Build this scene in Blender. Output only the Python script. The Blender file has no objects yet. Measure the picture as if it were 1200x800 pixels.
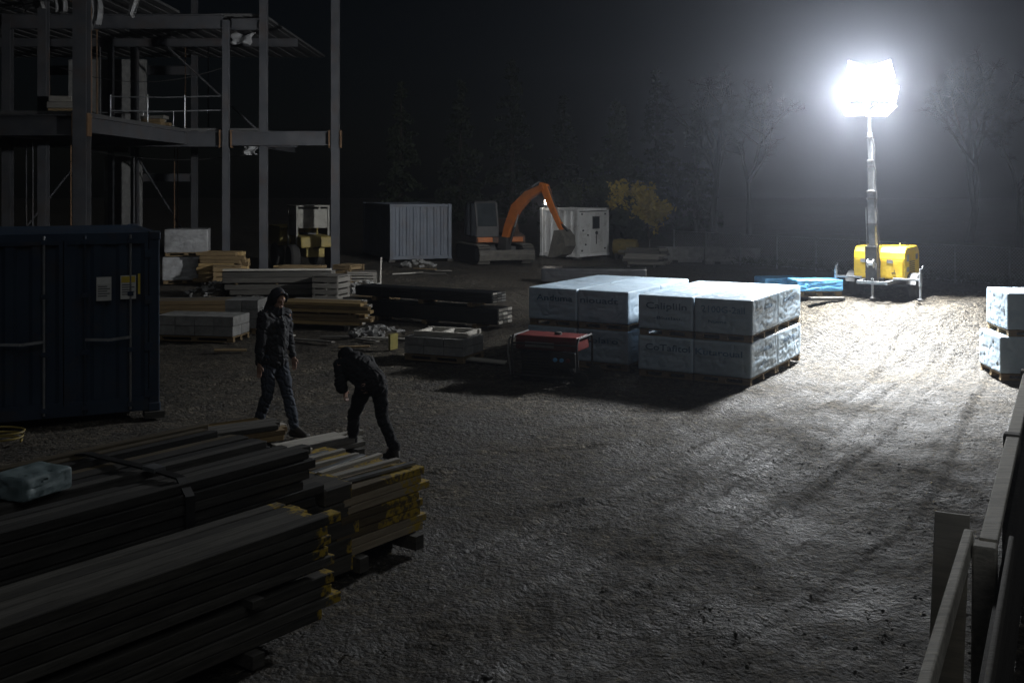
import bpy, bmesh, math, random
import numpy as np
from mathutils import Vector, Matrix, Euler

R = math.radians
rng = random.Random(7)
nrng = np.random.RandomState(11)
scene = bpy.context.scene
COL = scene.collection

# ------------------------------------------------------------------ camera
CAMH, F, HOR = 3.2, 1250.0, 215.0          # camera height, focal length and horizon row (1200 px wide photo)
cam_d = bpy.data.cameras.new('camera')
cam = bpy.data.objects.new('camera', cam_d)
COL.objects.link(cam)
cam.location = (0, 0, CAMH)
cam.rotation_euler = (R(90), 0, 0)
cam_d.sensor_width = 36
cam_d.lens = 36 * F / 1200.0
cam_d.shift_y = -(400 - HOR) / 1200.0
cam_d.clip_start, cam_d.clip_end = 0.05, 1000
scene.camera = cam

# ------------------------------------------------------------------ night sky, added fill sun, exposure
FILL_EL, FILL_AZ = R(48), R(28)             # soft fill sun added to lift unlit faces, behind the camera, to the right
world = bpy.data.worlds.new('World')
scene.world = world
world.use_nodes = True
wn = world.node_tree
bg = wn.nodes['Background']
sky = wn.nodes.new('ShaderNodeTexSky')
sky.sky_type = 'NISHITA'
sky.sun_disc = False
sky.sun_elevation = FILL_EL
sky.sun_rotation = math.pi - FILL_AZ
wn.links.new(sky.outputs[0], bg.inputs[0])
bg.inputs[1].default_value = 0.0004
sun_d = bpy.data.lights.new('fill_sun', 'SUN')
sun_d.energy = 0.16
sun_d.angle = R(40)
sun_d.color = (0.93, 0.97, 1.0)
sun = bpy.data.objects.new('fill_sun', sun_d)
COL.objects.link(sun)
sd = Vector((math.sin(FILL_AZ) * math.cos(FILL_EL), -math.cos(FILL_AZ) * math.cos(FILL_EL), math.sin(FILL_EL)))
sun.rotation_euler = sd.to_track_quat('Z', 'Y').to_euler()
sun.location = sd * 30
LAMP_W = 1000.0                            # one floodlight of the light tower
HAZE = 0.0028

scene.view_settings.view_transform = 'Standard'
scene.view_settings.look = 'None'
scene.view_settings.exposure = 0
scene.view_settings.gamma = 1
scene.render.engine = 'CYCLES'
cy = scene.cycles
cy.use_denoising = True
cy.denoising_input_passes = 'RGB_ALBEDO_NORMAL'
cy.max_bounces = 4
cy.diffuse_bounces = 2
cy.glossy_bounces = 2
cy.transmission_bounces = 3
cy.volume_bounces = 0
cy.transparent_max_bounces = 8
cy.sample_clamp_indirect = 0.0
cy.volume_step_rate = 4

# ------------------------------------------------------------------ helpers
MX, MY, MH = 8.2, 23.2, 0.85              # low mound added under the light tower so its lamps reach the pack sides
def rise(X, Y):
    d = np.sqrt((X - MX) ** 2 + (Y - MY) ** 2)
    t = np.clip((d - 1.8) / 3.5, 0, 1)
    return MH * (1 - t * t * (3 - 2 * t))

def G(x, y):
    """ground point seen at photo pixel x, y"""
    k = (y - HOR) / F
    Yv, Yz = 3.0, CAMH / k
    while Yv < Yz and CAMH - k * Yv > float(rise((x - 600) / F * Yv, Yv)): Yv += 0.02
    Yv = min(Yv, Yz)
    Xv = (x - 600) / F * Yv
    return Vector((Xv, Yv, float(rise(Xv, Yv)) if Yv < Yz else 0.0))

def tag(o, label=None, cat=None, group=None, kind=None):
    if label: o['label'] = label
    if cat: o['category'] = cat
    if group: o['group'] = group
    if kind: o['kind'] = kind
    return o

def empty(name, loc, rz=0.0, label=None, cat=None, group=None):
    o = bpy.data.objects.new(name, None)
    o.empty_display_size = 0.2
    COL.objects.link(o)
    o.location = loc
    o.rotation_euler = (0, 0, rz)
    return tag(o, label, cat, group)

def link(name, me, parent=None, loc=(0, 0, 0), rot=(0, 0, 0), scale=None):
    o = bpy.data.objects.new(name, me)
    COL.objects.link(o)
    o.parent = parent
    o.location = loc
    o.rotation_euler = rot
    if scale: o.scale = scale
    return o

def perp(d):
    d = Vector(d).normalized()
    a = Vector((0, 0, 1)) if abs(d.z) < 0.9 else Vector((1, 0, 0))
    x = d.cross(a).normalized()
    return x, x.cross(d).normalized()

class MB:
    def __init__(s): s.v = []; s.f = []
    def add(s, vs, fs):
        b = len(s.v)
        s.v.extend([tuple(p) for p in vs])
        s.f.extend([tuple(b + i for i in f) for f in fs])
        return s
    def box(s, c, d, rz=0.0, M=None):
        hx, hy, hz = d[0] / 2, d[1] / 2, d[2] / 2
        m = M if M is not None else Matrix.Rotation(rz, 3, 'Z')
        c = Vector(c)
        vs = [c + m @ Vector((x * hx, y * hy, z * hz)) for x, y, z in
              ((-1, -1, -1), (1, -1, -1), (1, 1, -1), (-1, 1, -1), (-1, -1, 1), (1, -1, 1), (1, 1, 1), (-1, 1, 1))]
        return s.add(vs, [(0, 3, 2, 1), (4, 5, 6, 7), (0, 1, 5, 4), (1, 2, 6, 5), (2, 3, 7, 6), (3, 0, 4, 7)])
    def bar(s, a, b, w, h, up=(0, 0, 1)):
        a, b = Vector(a), Vector(b)
        d = (b - a)
        L = d.length
        d.normalize()
        up = Vector(up)
        x = d.cross(up)
        if x.length < 1e-4: x = d.cross(Vector((0, 1, 0)))
        x.normalize()
        z = x.cross(d)
        M = Matrix((x, d, z)).transposed()
        return s.box((a + b) / 2, (w, L, h), M=M)
    def tube(s, pts, r, n=8, cap=True):
        pts = [Vector(p) for p in pts]
        rr = r if isinstance(r, (list, tuple)) else [r] * len(pts)
        vs, fs = [], []
        ref = None
        for i, p in enumerate(pts):
            d = pts[min(i + 1, len(pts) - 1)] - pts[max(i - 1, 0)]
            if d.length < 1e-9: d = Vector((0, 0, 1))
            d.normalize()
            if ref is None: x, y = perp(d)
            else:
                x = ref - d * ref.dot(d)
                if x.length < 1e-5: x = perp(d)[0]
                x.normalize(); y = x.cross(d)
            ref = x
            for k in range(n):
                a = 2 * math.pi * k / n
                vs.append(p + (x * math.cos(a) + y * math.sin(a)) * rr[i])
        for i in range(len(pts) - 1):
            for k in range(n):
                a, b = i * n + k, i * n + (k + 1) % n
                fs.append((a, a + n, b + n, b))
        if cap:
            fs.append(tuple(range(n)))
            fs.append(tuple(reversed(range((len(pts) - 1) * n, len(pts) * n))))
        return s.add(vs, fs)
    def lathe(s, prof, c=(0, 0, 0), axis='Z', n=16):
        """prof: (radius, height) list"""
        vs, fs = [], []
        c = Vector(c)
        for r, h in prof:
            for k in range(n):
                a = 2 * math.pi * k / n
                p = (r * math.cos(a), r * math.sin(a), h)
                if axis == 'X': p = (p[2], p[0], p[1])
                elif axis == 'Y': p = (p[1], p[2], p[0])
                vs.append(c + Vector(p))
        for i in range(len(prof) - 1):
            for k in range(n):
                a, b = i * n + k, i * n + (k + 1) % n
                fs.append((a, b, b + n, a + n))
        fs.append(tuple(reversed(range(n))))
        fs.append(tuple(range((len(prof) - 1) * n, len(prof) * n)))
        return s.add(vs, fs)
    def prism(s, poly, x0, x1, axis='X'):
        """poly of (a, b): axis X -> (y, z); axis Y -> (x, z); axis Z -> (x, y)"""
        n = len(poly)
        def P(t, a, b):
            return {'X': (t, a, b), 'Y': (a, t, b), 'Z': (a, b, t)}[axis]
        vs = [P(x0, a, b) for a, b in poly] + [P(x1, a, b) for a, b in poly]
        fs = [tuple(range(n)), tuple(reversed(range(n, 2 * n)))]
        for k in range(n):
            fs.append((k, (k + 1) % n, n + (k + 1) % n, n + k))
        return s.add(vs, fs)
    def sphere(s, c, r, n=10, sc=(1, 1, 1), M=None):
        c = Vector(c); m = n // 2 + 1
        vs, fs = [], []
        for i in range(m + 1):
            th = math.pi * i / m
            for k in range(n):
                a = 2 * math.pi * k / n
                p = Vector((r * sc[0] * math.sin(th) * math.cos(a), r * sc[1] * math.sin(th) * math.sin(a), r * sc[2] * math.cos(th)))
                if M is not None: p = M @ p
                vs.append(c + p)
        for i in range(m):
            for k in range(n):
                a, b = i * n + k, i * n + (k + 1) % n
                fs.append((a, a + n, b + n, b))
        return s.add(vs, fs)
    def capsule(s, a, b, r0, r1, n=12):
        a, b = Vector(a), Vector(b)
        s.sphere(a, r0, n); s.sphere(b, r1, n)
        return s.tube([a, b], [r0, r1], n)
    def mesh(s, name, mat=None, smooth=False, fix=True):
        me = bpy.data.meshes.new(name)
        me.from_pydata(s.v, [], s.f)
        if fix:
            bm = bmesh.new(); bm.from_mesh(me)
            bmesh.ops.recalc_face_normals(bm, faces=bm.faces)
            bm.to_mesh(me); bm.free()
        if mat: me.materials.append(mat)
        if smooth: me.polygons.foreach_set('use_smooth', [True] * len(me.polygons))
        me.update()
        return me
    def build(s, name, mat, parent=None, loc=(0, 0, 0), rot=(0, 0, 0), smooth=False, bevel=0.0, seg=2):
        o = link(name, s.mesh(name, mat, smooth), parent, loc, rot)
        if bevel:
            b = o.modifiers.new('bevel', 'BEVEL'); b.width = bevel; b.segments = seg; b.limit_method = 'ANGLE'; b.angle_limit = R(35)
        if smooth: smooth_angle(o)
        return o

def smooth_angle(o, a=40):
    try:
        m = o.data
        bm = bmesh.new(); bm.from_mesh(m)
        for e in bm.edges:
            if len(e.link_faces) == 2 and e.calc_face_angle(0) > R(a): e.smooth = False
        bm.to_mesh(m); bm.free()
    except Exception:
        pass

# ------------------------------------------------------------------ noise for geometry
_lat = nrng.rand(256, 256).astype(np.float64)
def vnoise(x, y):
    xi, yi = np.floor(x).astype(int), np.floor(y).astype(int)
    fx, fy = x - xi, y - yi
    fx = fx * fx * (3 - 2 * fx); fy = fy * fy * (3 - 2 * fy)
    a = _lat[xi & 255, yi & 255]; b = _lat[(xi + 1) & 255, yi & 255]
    c = _lat[xi & 255, (yi + 1) & 255]; d = _lat[(xi + 1) & 255, (yi + 1) & 255]
    return (a * (1 - fx) + b * fx) * (1 - fy) + (c * (1 - fx) + d * fx) * fy
def fbm(x, y, o=4, g=0.5):
    t, a, n = 0.0, 1.0, 0.0
    for i in range(o):
        t = t + a * vnoise(x * 2 ** i + 17.3 * i, y * 2 ** i + 9.1 * i); n += a; a *= g
    return t / n

_jx, _jy, _ja = nrng.rand(128, 128), nrng.rand(128, 128), nrng.rand(128, 128)
def clods(x, y):
    """domed cells with sharp gaps between them: F1 distance and the cell's own random number"""
    xi, yi = np.floor(x).astype(int), np.floor(y).astype(int)
    best = np.full(x.shape, 9.0); val = np.zeros_like(x); sec = np.full(x.shape, 9.0)
    for dx in (-1, 0, 1):
        for dy in (-1, 0, 1):
            cx_, cy_ = (xi + dx) & 127, (yi + dy) & 127
            d = (x - xi - dx - _jx[cx_, cy_]) ** 2 + (y - yi - dy - _jy[cx_, cy_]) ** 2
            m = d < best
            sec = np.where(m, best, np.minimum(sec, d))
            val = np.where(m, _ja[cx_, cy_], val); best = np.where(m, d, best)
    return np.sqrt(best), np.sqrt(sec), val

# ------------------------------------------------------------------ materials
def mat(name, c1, c2=None, rough=0.7, rough2=None, metal=0.0, scale=4.0, bump=0.15, bscale=30.0, stretch=(1, 1, 1), dirt=None, dirt_amt=0.5, dist=0.01, spec=0.5, detail=5):
    m = bpy.data.materials.new(name)
    m.use_nodes = True
    nt = m.node_tree; N = nt.nodes; L = nt.links
    p = N['Principled BSDF']
    p.inputs['Metallic'].default_value = metal
    p.inputs['Specular IOR Level'].default_value = spec
    tc = N.new('ShaderNodeTexCoord')
    oi = N.new('ShaderNodeObjectInfo')
    mp = N.new('ShaderNodeMapping'); mp.inputs['Scale'].default_value = stretch
    ad = N.new('ShaderNodeVectorMath'); ad.operation = 'ADD'
    ml = N.new('ShaderNodeMath'); ml.operation = 'MULTIPLY'; ml.inputs[1].default_value = 37.0
    L.new(oi.outputs['Random'], ml.inputs[0])
    L.new(tc.outputs['Object'], ad.inputs[0]); L.new(ml.outputs[0], ad.inputs[1])
    L.new(ad.outputs[0], mp.inputs[0])
    n1 = N.new('ShaderNodeTexNoise'); n1.inputs['Scale'].default_value = scale; n1.inputs['Detail'].default_value = detail; n1.inputs['Roughness'].default_value = 0.62
    L.new(mp.outputs[0], n1.inputs['Vector'])
    rp = N.new('ShaderNodeValToRGB')
    rp.color_ramp.elements[0].position = 0.32; rp.color_ramp.elements[1].position = 0.68
    c2 = c2 or tuple(min(1, k * 1.5) for k in c1)
    rp.color_ramp.elements[0].color = (*c1, 1); rp.color_ramp.elements[1].color = (*c2, 1)
    L.new(n1.outputs['Fac'], rp.inputs[0])
    col = rp.outputs[0]
    if dirt:
        n3 = N.new('ShaderNodeTexNoise'); n3.inputs['Scale'].default_value = scale * 0.7; n3.inputs['Detail'].default_value = 8; n3.inputs['Roughness'].default_value = 0.72
        L.new(ad.outputs[0], n3.inputs['Vector'])
        r3 = N.new('ShaderNodeValToRGB'); r3.color_ramp.elements[0].position = 0.5; r3.color_ramp.elements[1].position = 0.72
        r3.color_ramp.elements[1].color = (dirt_amt, dirt_amt, dirt_amt, 1)
        L.new(n3.outputs['Fac'], r3.inputs[0])
        mx = N.new('ShaderNodeMix'); mx.data_type = 'RGBA'
        L.new(r3.outputs[0], mx.inputs[0]); L.new(col, mx.inputs[6]); mx.inputs[7].default_value = (*dirt, 1)
        col = mx.outputs[2]
    # each object a little lighter or darker than its neighbours
    hv = N.new('ShaderNodeHueSaturation')
    mr = N.new('ShaderNodeMapRange'); mr.inputs[3].default_value = 0.82; mr.inputs[4].default_value = 1.15
    L.new(oi.outputs['Random'], mr.inputs[0]); L.new(mr.outputs[0], hv.inputs['Value']); L.new(col, hv.inputs['Color'])
    L.new(hv.outputs[0], p.inputs['Base Color'])
    rr = N.new('ShaderNodeMapRange'); rr.inputs[3].default_value = rough; rr.inputs[4].default_value = rough2 if rough2 is not None else min(1, rough + 0.15)
    L.new(n1.outputs['Fac'], rr.inputs[0]); L.new(rr.outputs[0], p.inputs['Roughness'])
    if bump:
        n2 = N.new('ShaderNodeTexNoise'); n2.inputs['Scale'].default_value = bscale; n2.inputs['Detail'].default_value = 4
        L.new(mp.outputs[0], n2.inputs['Vector'])
        b = N.new('ShaderNodeBump'); b.inputs['Strength'].default_value = bump; b.inputs['Distance'].default_value = dist
        L.new(n2.outputs['Fac'], b.inputs['Height']); L.new(b.outputs[0], p.inputs['Normal'])
    return m

def painted_wood(name, c1, c2, x_edge, ragged, paint=(0.50, 0.34, 0.035)):
    """sawn timber with ragged yellow end paint beyond x_edge (along the plank)"""
    m = mat(name, c1, c2, 0.75, **WOODK)
    nt = m.node_tree; N = nt.nodes; L = nt.links; p = N['Principled BSDF']
    src = p.inputs['Base Color'].links[0].from_socket
    tc = N.new('ShaderNodeTexCoord'); sp = N.new('ShaderNodeSeparateXYZ'); L.new(tc.outputs['Object'], sp.inputs[0])
    oi = N.new('ShaderNodeObjectInfo'); ad = N.new('ShaderNodeVectorMath'); ad.operation = 'ADD'
    ml = N.new('ShaderNodeMath'); ml.operation = 'MULTIPLY'; ml.inputs[1].default_value = 53
    L.new(oi.outputs['Random'], ml.inputs[0]); L.new(tc.outputs['Object'], ad.inputs[0]); L.new(ml.outputs[0], ad.inputs[1])
    n = N.new('ShaderNodeTexNoise'); n.inputs['Scale'].default_value = 7; n.inputs['Detail'].default_value = 6; n.inputs['Roughness'].default_value = 0.7
    L.new(ad.outputs[0], n.inputs['Vector'])
    k = N.new('ShaderNodeMath'); k.operation = 'MULTIPLY_ADD'; k.inputs[1].default_value = -ragged * 2
    L.new(n.outputs['Fac'], k.inputs[0]); L.new(sp.outputs[0], k.inputs[2])
    st = N.new('ShaderNodeMapRange'); st.inputs[1].default_value = x_edge - ragged - .012; st.inputs[2].default_value = x_edge - ragged + .012
    L.new(k.outputs[0], st.inputs[0])
    n2 = N.new('ShaderNodeTexNoise'); n2.inputs['Scale'].default_value = 24; n2.inputs['Detail'].default_value = 5
    L.new(ad.outputs[0], n2.inputs['Vector'])
    r2 = N.new('ShaderNodeValToRGB'); r2.color_ramp.elements[0].position = .40; r2.color_ramp.elements[1].position = .56; L.new(n2.outputs['Fac'], r2.inputs[0])
    mm = N.new('ShaderNodeMath'); mm.operation = 'MULTIPLY'; L.new(st.outputs[0], mm.inputs[0]); L.new(r2.outputs[0], mm.inputs[1])
    mx = N.new('ShaderNodeMix'); mx.data_type = 'RGBA'; L.new(mm.outputs[0], mx.inputs[0]); L.new(src, mx.inputs[6]); mx.inputs[7].default_value = (*paint, 1)
    L.new(mx.outputs[2], p.inputs['Base Color'])
    return m

def emit(name, col, s):
    m = bpy.data.materials.new(name); m.use_nodes = True
    p = m.node_tree.nodes['Principled BSDF']
    p.inputs['Base Color'].default_value = (*col, 1)
    p.inputs['Emission Color'].default_value = (*col, 1)
    p.inputs['Emission Strength'].default_value = s
    return m

MUD = (0.035, 0.03, 0.022)
M = {}
M['steel'] = mat('steel', (0.06, 0.064, 0.072), (0.10, 0.10, 0.105), 0.5, scale=2, dirt=(0.10, 0.055, 0.03), dirt_amt=0.5, bump=0.1, bscale=12)
M['deck'] = mat('deck', (0.06, 0.06, 0.06), (0.10, 0.098, 0.095), 0.7, scale=1.2)
M['plate'] = mat('plate', (0.13, 0.07, 0.035), (0.2, 0.12, 0.06), 0.7, scale=8)
M['galv'] = mat('galv', (0.28, 0.29, 0.30), (0.42, 0.43, 0.44), 0.38, metal=0.6, scale=9, bump=0.05)
M['blue_paint'] = mat('blue_paint', (0.016, 0.032, 0.060), (0.026, 0.048, 0.08), 0.45, scale=2.2, dirt=(0.07, 0.05, 0.035), dirt_amt=0.7, bump=0.12, bscale=7)
M['grey_paint'] = mat('grey_paint', (0.085, 0.10, 0.125), (0.13, 0.145, 0.17), 0.5, scale=1.8, dirt=(0.09, 0.06, 0.04), dirt_amt=0.6, bump=0.12, bscale=7)
M['white_paint'] = mat('white_paint', (0.74, 0.74, 0.72), (0.82, 0.82, 0.80), 0.5, scale=2.5, dirt=(0.16, 0.12, 0.08), dirt_amt=0.6, bump=0.08, bscale=7)
M['rubber'] = mat('rubber', (0.015, 0.015, 0.015), (0.035, 0.033, 0.03), 0.85, scale=9, dirt=MUD, dirt_amt=0.8)
M['dark_metal'] = mat('dark_metal', (0.02, 0.02, 0.02), (0.045, 0.042, 0.04), 0.5, scale=6, dirt=MUD, dirt_amt=0.5)
M['mast'] = mat('mast', (0.10, 0.105, 0.11), (0.2, 0.2, 0.2), 0.5, metal=0.3, scale=8)
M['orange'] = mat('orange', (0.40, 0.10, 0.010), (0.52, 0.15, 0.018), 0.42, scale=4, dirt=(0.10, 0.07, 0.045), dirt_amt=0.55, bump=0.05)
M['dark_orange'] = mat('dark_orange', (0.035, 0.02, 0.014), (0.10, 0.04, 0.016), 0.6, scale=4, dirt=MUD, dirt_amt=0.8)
M['machine_grey'] = mat('machine_grey', (0.06, 0.055, 0.048), (0.13, 0.12, 0.10), 0.7, scale=6, dirt=MUD, dirt_amt=0.7)
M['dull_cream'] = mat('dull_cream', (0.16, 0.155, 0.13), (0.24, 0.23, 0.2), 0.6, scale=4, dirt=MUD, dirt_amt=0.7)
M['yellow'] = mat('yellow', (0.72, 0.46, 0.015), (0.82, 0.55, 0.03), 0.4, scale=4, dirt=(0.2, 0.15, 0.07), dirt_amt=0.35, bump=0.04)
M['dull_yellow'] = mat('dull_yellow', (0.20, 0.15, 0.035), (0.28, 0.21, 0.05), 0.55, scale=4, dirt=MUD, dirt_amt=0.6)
M['red'] = mat('red', (0.10, 0.011, 0.010), (0.16, 0.018, 0.015), 0.38, scale=5, dirt=(0.08, 0.05, 0.04), dirt_amt=0.4, bump=0.05)
M['glass'] = mat('glass', (0.015, 0.02, 0.022), (0.03, 0.035, 0.04), 0.12, scale=3, bump=0)
M['film'] = mat('film', (0.34, 0.45, 0.55), (0.48, 0.58, 0.66), 0.36, 0.55, scale=3, dirt=(0.30, 0.33, 0.35), dirt_amt=0.4, bump=0.25, bscale=11, dist=0.02)
M['film_dark'] = mat('film_dark', (0.010, 0.011, 0.013), (0.022, 0.023, 0.026), 0.28, 0.5, scale=3, dirt=MUD, dirt_amt=0.5, bump=0.5, bscale=9, dist=0.02)
M['film_blue'] = mat('film_blue', (0.10, 0.36, 0.68), (0.2, 0.5, 0.8), 0.35, scale=4, bump=0.5, bscale=9, dist=0.02)
M['film_grey'] = mat('film_grey', (0.22, 0.22, 0.22), (0.36, 0.36, 0.36), 0.4, scale=4, dirt=(0.07, 0.065, 0.05), dirt_amt=0.7, bump=0.5, bscale=9, dist=0.02)
M['print'] = mat('print', (0.03, 0.10, 0.20), (0.09, 0.19, 0.30), 0.45, scale=14, bump=0)
M['print_dark'] = mat('print_dark', (0.03, 0.03, 0.03), (0.05, 0.05, 0.05), 0.6, scale=14, bump=0)
M['paper'] = mat('paper', (0.62, 0.62, 0.58), (0.72, 0.72, 0.68), 0.6, scale=9, bump=0.05)
M['print_yellow'] = mat('print_yellow', (0.6, 0.45, 0.05), (0.7, 0.52, 0.06), 0.6, scale=9, bump=0)
WOODK = dict(stretch=(1.2, 14, 14), scale=2.2, bscale=5, bump=0.35, dist=0.01)
M['wood_grey'] = mat('wood_grey', (0.12, 0.112, 0.095), (0.23, 0.215, 0.19), 0.75, **WOODK)
M['wood_dark'] = mat('wood_dark', (0.045, 0.042, 0.036), (0.10, 0.093, 0.08), 0.75, **WOODK)
M['wood_fresh'] = mat('wood_fresh', (0.30, 0.20, 0.085), (0.44, 0.31, 0.14), 0.7, **WOODK)
M['wood_brown'] = mat('wood_brown', (0.14, 0.095, 0.045), (0.25, 0.175, 0.085), 0.75, **WOODK)
M['wood_worn'] = mat('wood_worn', (0.38, 0.36, 0.31), (0.70, 0.66, 0.57), 0.7, dirt=(0.14, 0.12, 0.09), dirt_amt=.7, **WOODK)
M['wood_pale'] = mat('wood_pale', (0.36, 0.34, 0.30), (0.52, 0.49, 0.43), 0.7, **WOODK)
M['end_paint'] = mat('end_paint', (0.42, 0.28, 0.025), (0.58, 0.42, 0.06), 0.6, scale=14, dirt=(0.2, 0.16, 0.1), dirt_amt=0.8)
M['pipe'] = mat('pipe', (0.010, 0.011, 0.013), (0.03, 0.028, 0.025), 0.6, 0.85, spec=0.3, scale=3, stretch=(0.7, 8, 8), dirt=MUD, dirt_amt=0.7)
M['wood_brown_yellow'] = mat('wood_brown_yellow', (0.16, 0.14, 0.03), (0.24, 0.2, 0.05), 0.7, scale=6, dirt=MUD, dirt_amt=.6)
M['bark_dark'] = mat('bark_dark', (0.02, 0.018, 0.016), (0.04, 0.036, 0.032), 0.95, scale=6, spec=0.1, bump=0)
M['strap'] = mat('strap', (0.012, 0.012, 0.012), (0.02, 0.02, 0.02), 0.5, bump=0)
M['concrete'] = mat('concrete', (0.20, 0.198, 0.19), (0.33, 0.325, 0.31), 0.85, scale=5, dirt=(0.10, 0.095, 0.08), dirt_amt=0.5, bump=0.4, bscale=25)
M['bark'] = mat('bark', (0.05, 0.042, 0.034), (0.11, 0.095, 0.078), 0.9, scale=6, stretch=(1, 1, 0.3), bump=0.6, bscale=10)
M['needle'] = mat('needle', (0.035, 0.05, 0.03), (0.075, 0.09, 0.05), 0.7, scale=1.5, bump=0)
M['leaf_dark'] = mat('leaf_dark', (0.035, 0.05, 0.022), (0.08, 0.09, 0.04), 0.65, scale=1.5, bump=0)
M['leaf_yellow'] = mat('leaf_yellow', (0.32, 0.24, 0.035), (0.58, 0.43, 0.07), 0.6, scale=1.5, bump=0)
M['cloth_jacket'] = mat('cloth_jacket', (0.016, 0.017, 0.021), (0.03, 0.031, 0.037), 0.75, scale=9, bump=0.5, bscale=20, dist=0.015)
M['cloth_jeans'] = mat('cloth_jeans', (0.036, 0.045, 0.062), (0.062, 0.074, 0.098), 0.8, scale=9, bump=0.4, bscale=24, dist=0.012)
M['cloth_black'] = mat('cloth_black', (0.009, 0.009, 0.011), (0.018, 0.018, 0.02), 0.85, scale=9, bump=0.4, bscale=22, dist=0.012)
M['boot'] = mat('boot', (0.025, 0.02, 0.016), (0.05, 0.042, 0.034), 0.6, scale=9)
M['skin'] = mat('skin', (0.36, 0.21, 0.15), (0.44, 0.27, 0.2), 0.5, scale=12, bump=0.1)
M['stone'] = mat('stone', (0.055, 0.05, 0.043), (0.27, 0.255, 0.225), 0.85, scale=24, detail=2)
M['tarp_teal'] = mat('tarp_teal', (0.16, 0.22, 0.23), (0.26, 0.34, 0.35), 0.5, scale=5, bump=0.4, bscale=9)
M['lens'] = emit('lens', (1.0, 0.985, 0.96), 6.0)
M['small_lens'] = emit('small_lens', (1.0, 0.93, 0.82), 30.0)

# ================================================================== GROUND
def axis(lo, hi, step, far0, far1, g=1.18, grow=0.0):
    a, x = [], lo
    while x <= hi: a.append(x); x += step + grow * (x - lo)
    d, x = step + grow * (hi - lo), a[-1]
    up = []
    while x < far1:
        d = min(d * g, 8); x += d; up.append(x)
    d, x = step, lo
    dn = []
    while x > far0:
        d = min(d * g, 8); x -= d; dn.append(x)
    return np.array(dn[::-1] + a + up)

TRACKS = []   # wheel tracks as polylines on the ground
def curve_pts(px):
    P = [G(x, y) for x, y in px]
    out = []
    n = len(P)
    for i in range(n - 1):
        p0, p1, p2, p3 = P[max(i - 1, 0)], P[i], P[i + 1], P[min(i + 2, n - 1)]
        for k in range(8):
            t = k / 8
            out.append(0.5 * ((2 * p1) + (p2 - p0) * t + (2 * p0 - 5 * p1 + 4 * p2 - p3) * t * t + (3 * p1 - p0 - 3 * p2 + p3) * t ** 3))
    out.append(P[-1])
    return np.array([(p.x, p.y) for p in out])
for px in (((300, 830), (480, 770), (700, 660), (900, 560), (1010, 480), (1075, 410), (1110, 365), (1130, 345)),
           ((520, 840), (700, 760), (900, 660), (1030, 560), (1090, 470), (1130, 400), (1150, 360)),
           ((330, 560), (470, 520), (640, 510), (820, 490), (960, 440), (1040, 390), (1080, 360)),
           ((420, 620), (560, 580), (720, 560), (880, 520), (1000, 450), (1070, 390)),
           ((200, 470), (420, 440), (560, 420), (600, 400), (600, 370), (560, 340), (520, 325))):
    TRACKS.append(curve_pts(px))

def track_field(X, Y):
    z = np.zeros_like(X)
    for pts in TRACKS:
        best = np.full(X.shape, 1e9); sg = np.zeros_like(X); al = np.zeros_like(X)
        acc = 0.0
        for i in range(len(pts) - 1):
            a, b = pts[i], pts[i + 1]
            d = b - a; L = math.hypot(*d); d = d / L
            t = np.clip((X - a[0]) * d[0] + (Y - a[1]) * d[1], 0, L)
            qx, qy = X - a[0] - d[0] * t, Y - a[1] - d[1] * t
            r = qx * qx + qy * qy
            m = r < best
            best = np.where(m, r, best)
            sg = np.where(m, qx * d[1] - qy * d[0], sg)
            al = np.where(m, acc + t, al)
            acc += L
        sg = sg + 0.10 * (vnoise(X * 0.8 + 40, Y * 0.8) - 0.5)
        depth = 0.5 + 0.9 * vnoise(X * 0.35 + 5, Y * 0.35 + 9)
        for off in (-0.85, 0.85):
            u = np.abs(sg - off)
            w = np.clip((0.30 - u) / 0.06, 0, 1)
            z -= w * 0.020 * depth
            z += np.exp(-((u - 0.36) / 0.07) ** 2) * 0.015 * depth
            lug = np.sin((al + np.abs(sg - off) * 0.8) * 2 * math.pi / 0.22)
            z += w * 0.0045 * lug * (0.4 + vnoise(X * 1.7, Y * 1.7)) * depth
    return z

def ground_h(X, Y):
    z = rise(X, Y) + 0.03 * (fbm(X * 0.22, Y * 0.22, 3) - 0.5)
    z += 0.03 * (np.abs(fbm(X * 0.9 + 3, Y * 0.9, 4) - 0.5) * 2 - 0.25)
    ch = fbm(X * 2.6 + 31, Y * 2.6 + 7, 3, 0.6)
    z += 0.04 * (ch - 0.5)
    tf = track_field(X, Y)
    rough = np.clip(fbm(X * 0.45 + 70, Y * 0.45 + 20, 3) * 2.8 - 0.75, 0.12, 1.2)
    rough = rough * np.where(np.abs(tf) > 0.004, 0.55, 1.0)
    wx = X + 0.12 * (fbm(X * 2.3, Y * 2.3 + 50, 2) - .5); wy = Y + 0.12 * (fbm(X * 2.3 + 90, Y * 2.3, 2) - .5)
    for sc_, amp, cut in ((3.3, .022, .5), (7.0, .024, .4), (13.0, .016, .3)):
        f1, f2, v = clods(wx * sc_ * 0.8, wy * sc_)
        dome = np.clip((f2 - f1) * 1.8, 0, 1) ** 0.6
        z += rough * amp * (dome * np.clip((v - cut) / (1 - cut), 0, 1) ** 1.2 - 0.12)
    z += tf
    return z - 0.03

gx = axis(-8, 11, 0.042, -150, 150)
gy = axis(4.4, 31, 0.03, -25, 210, grow=0.0022)
X, Y = np.meshgrid(gx, gy)
Z = ground_h(X, Y)
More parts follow.
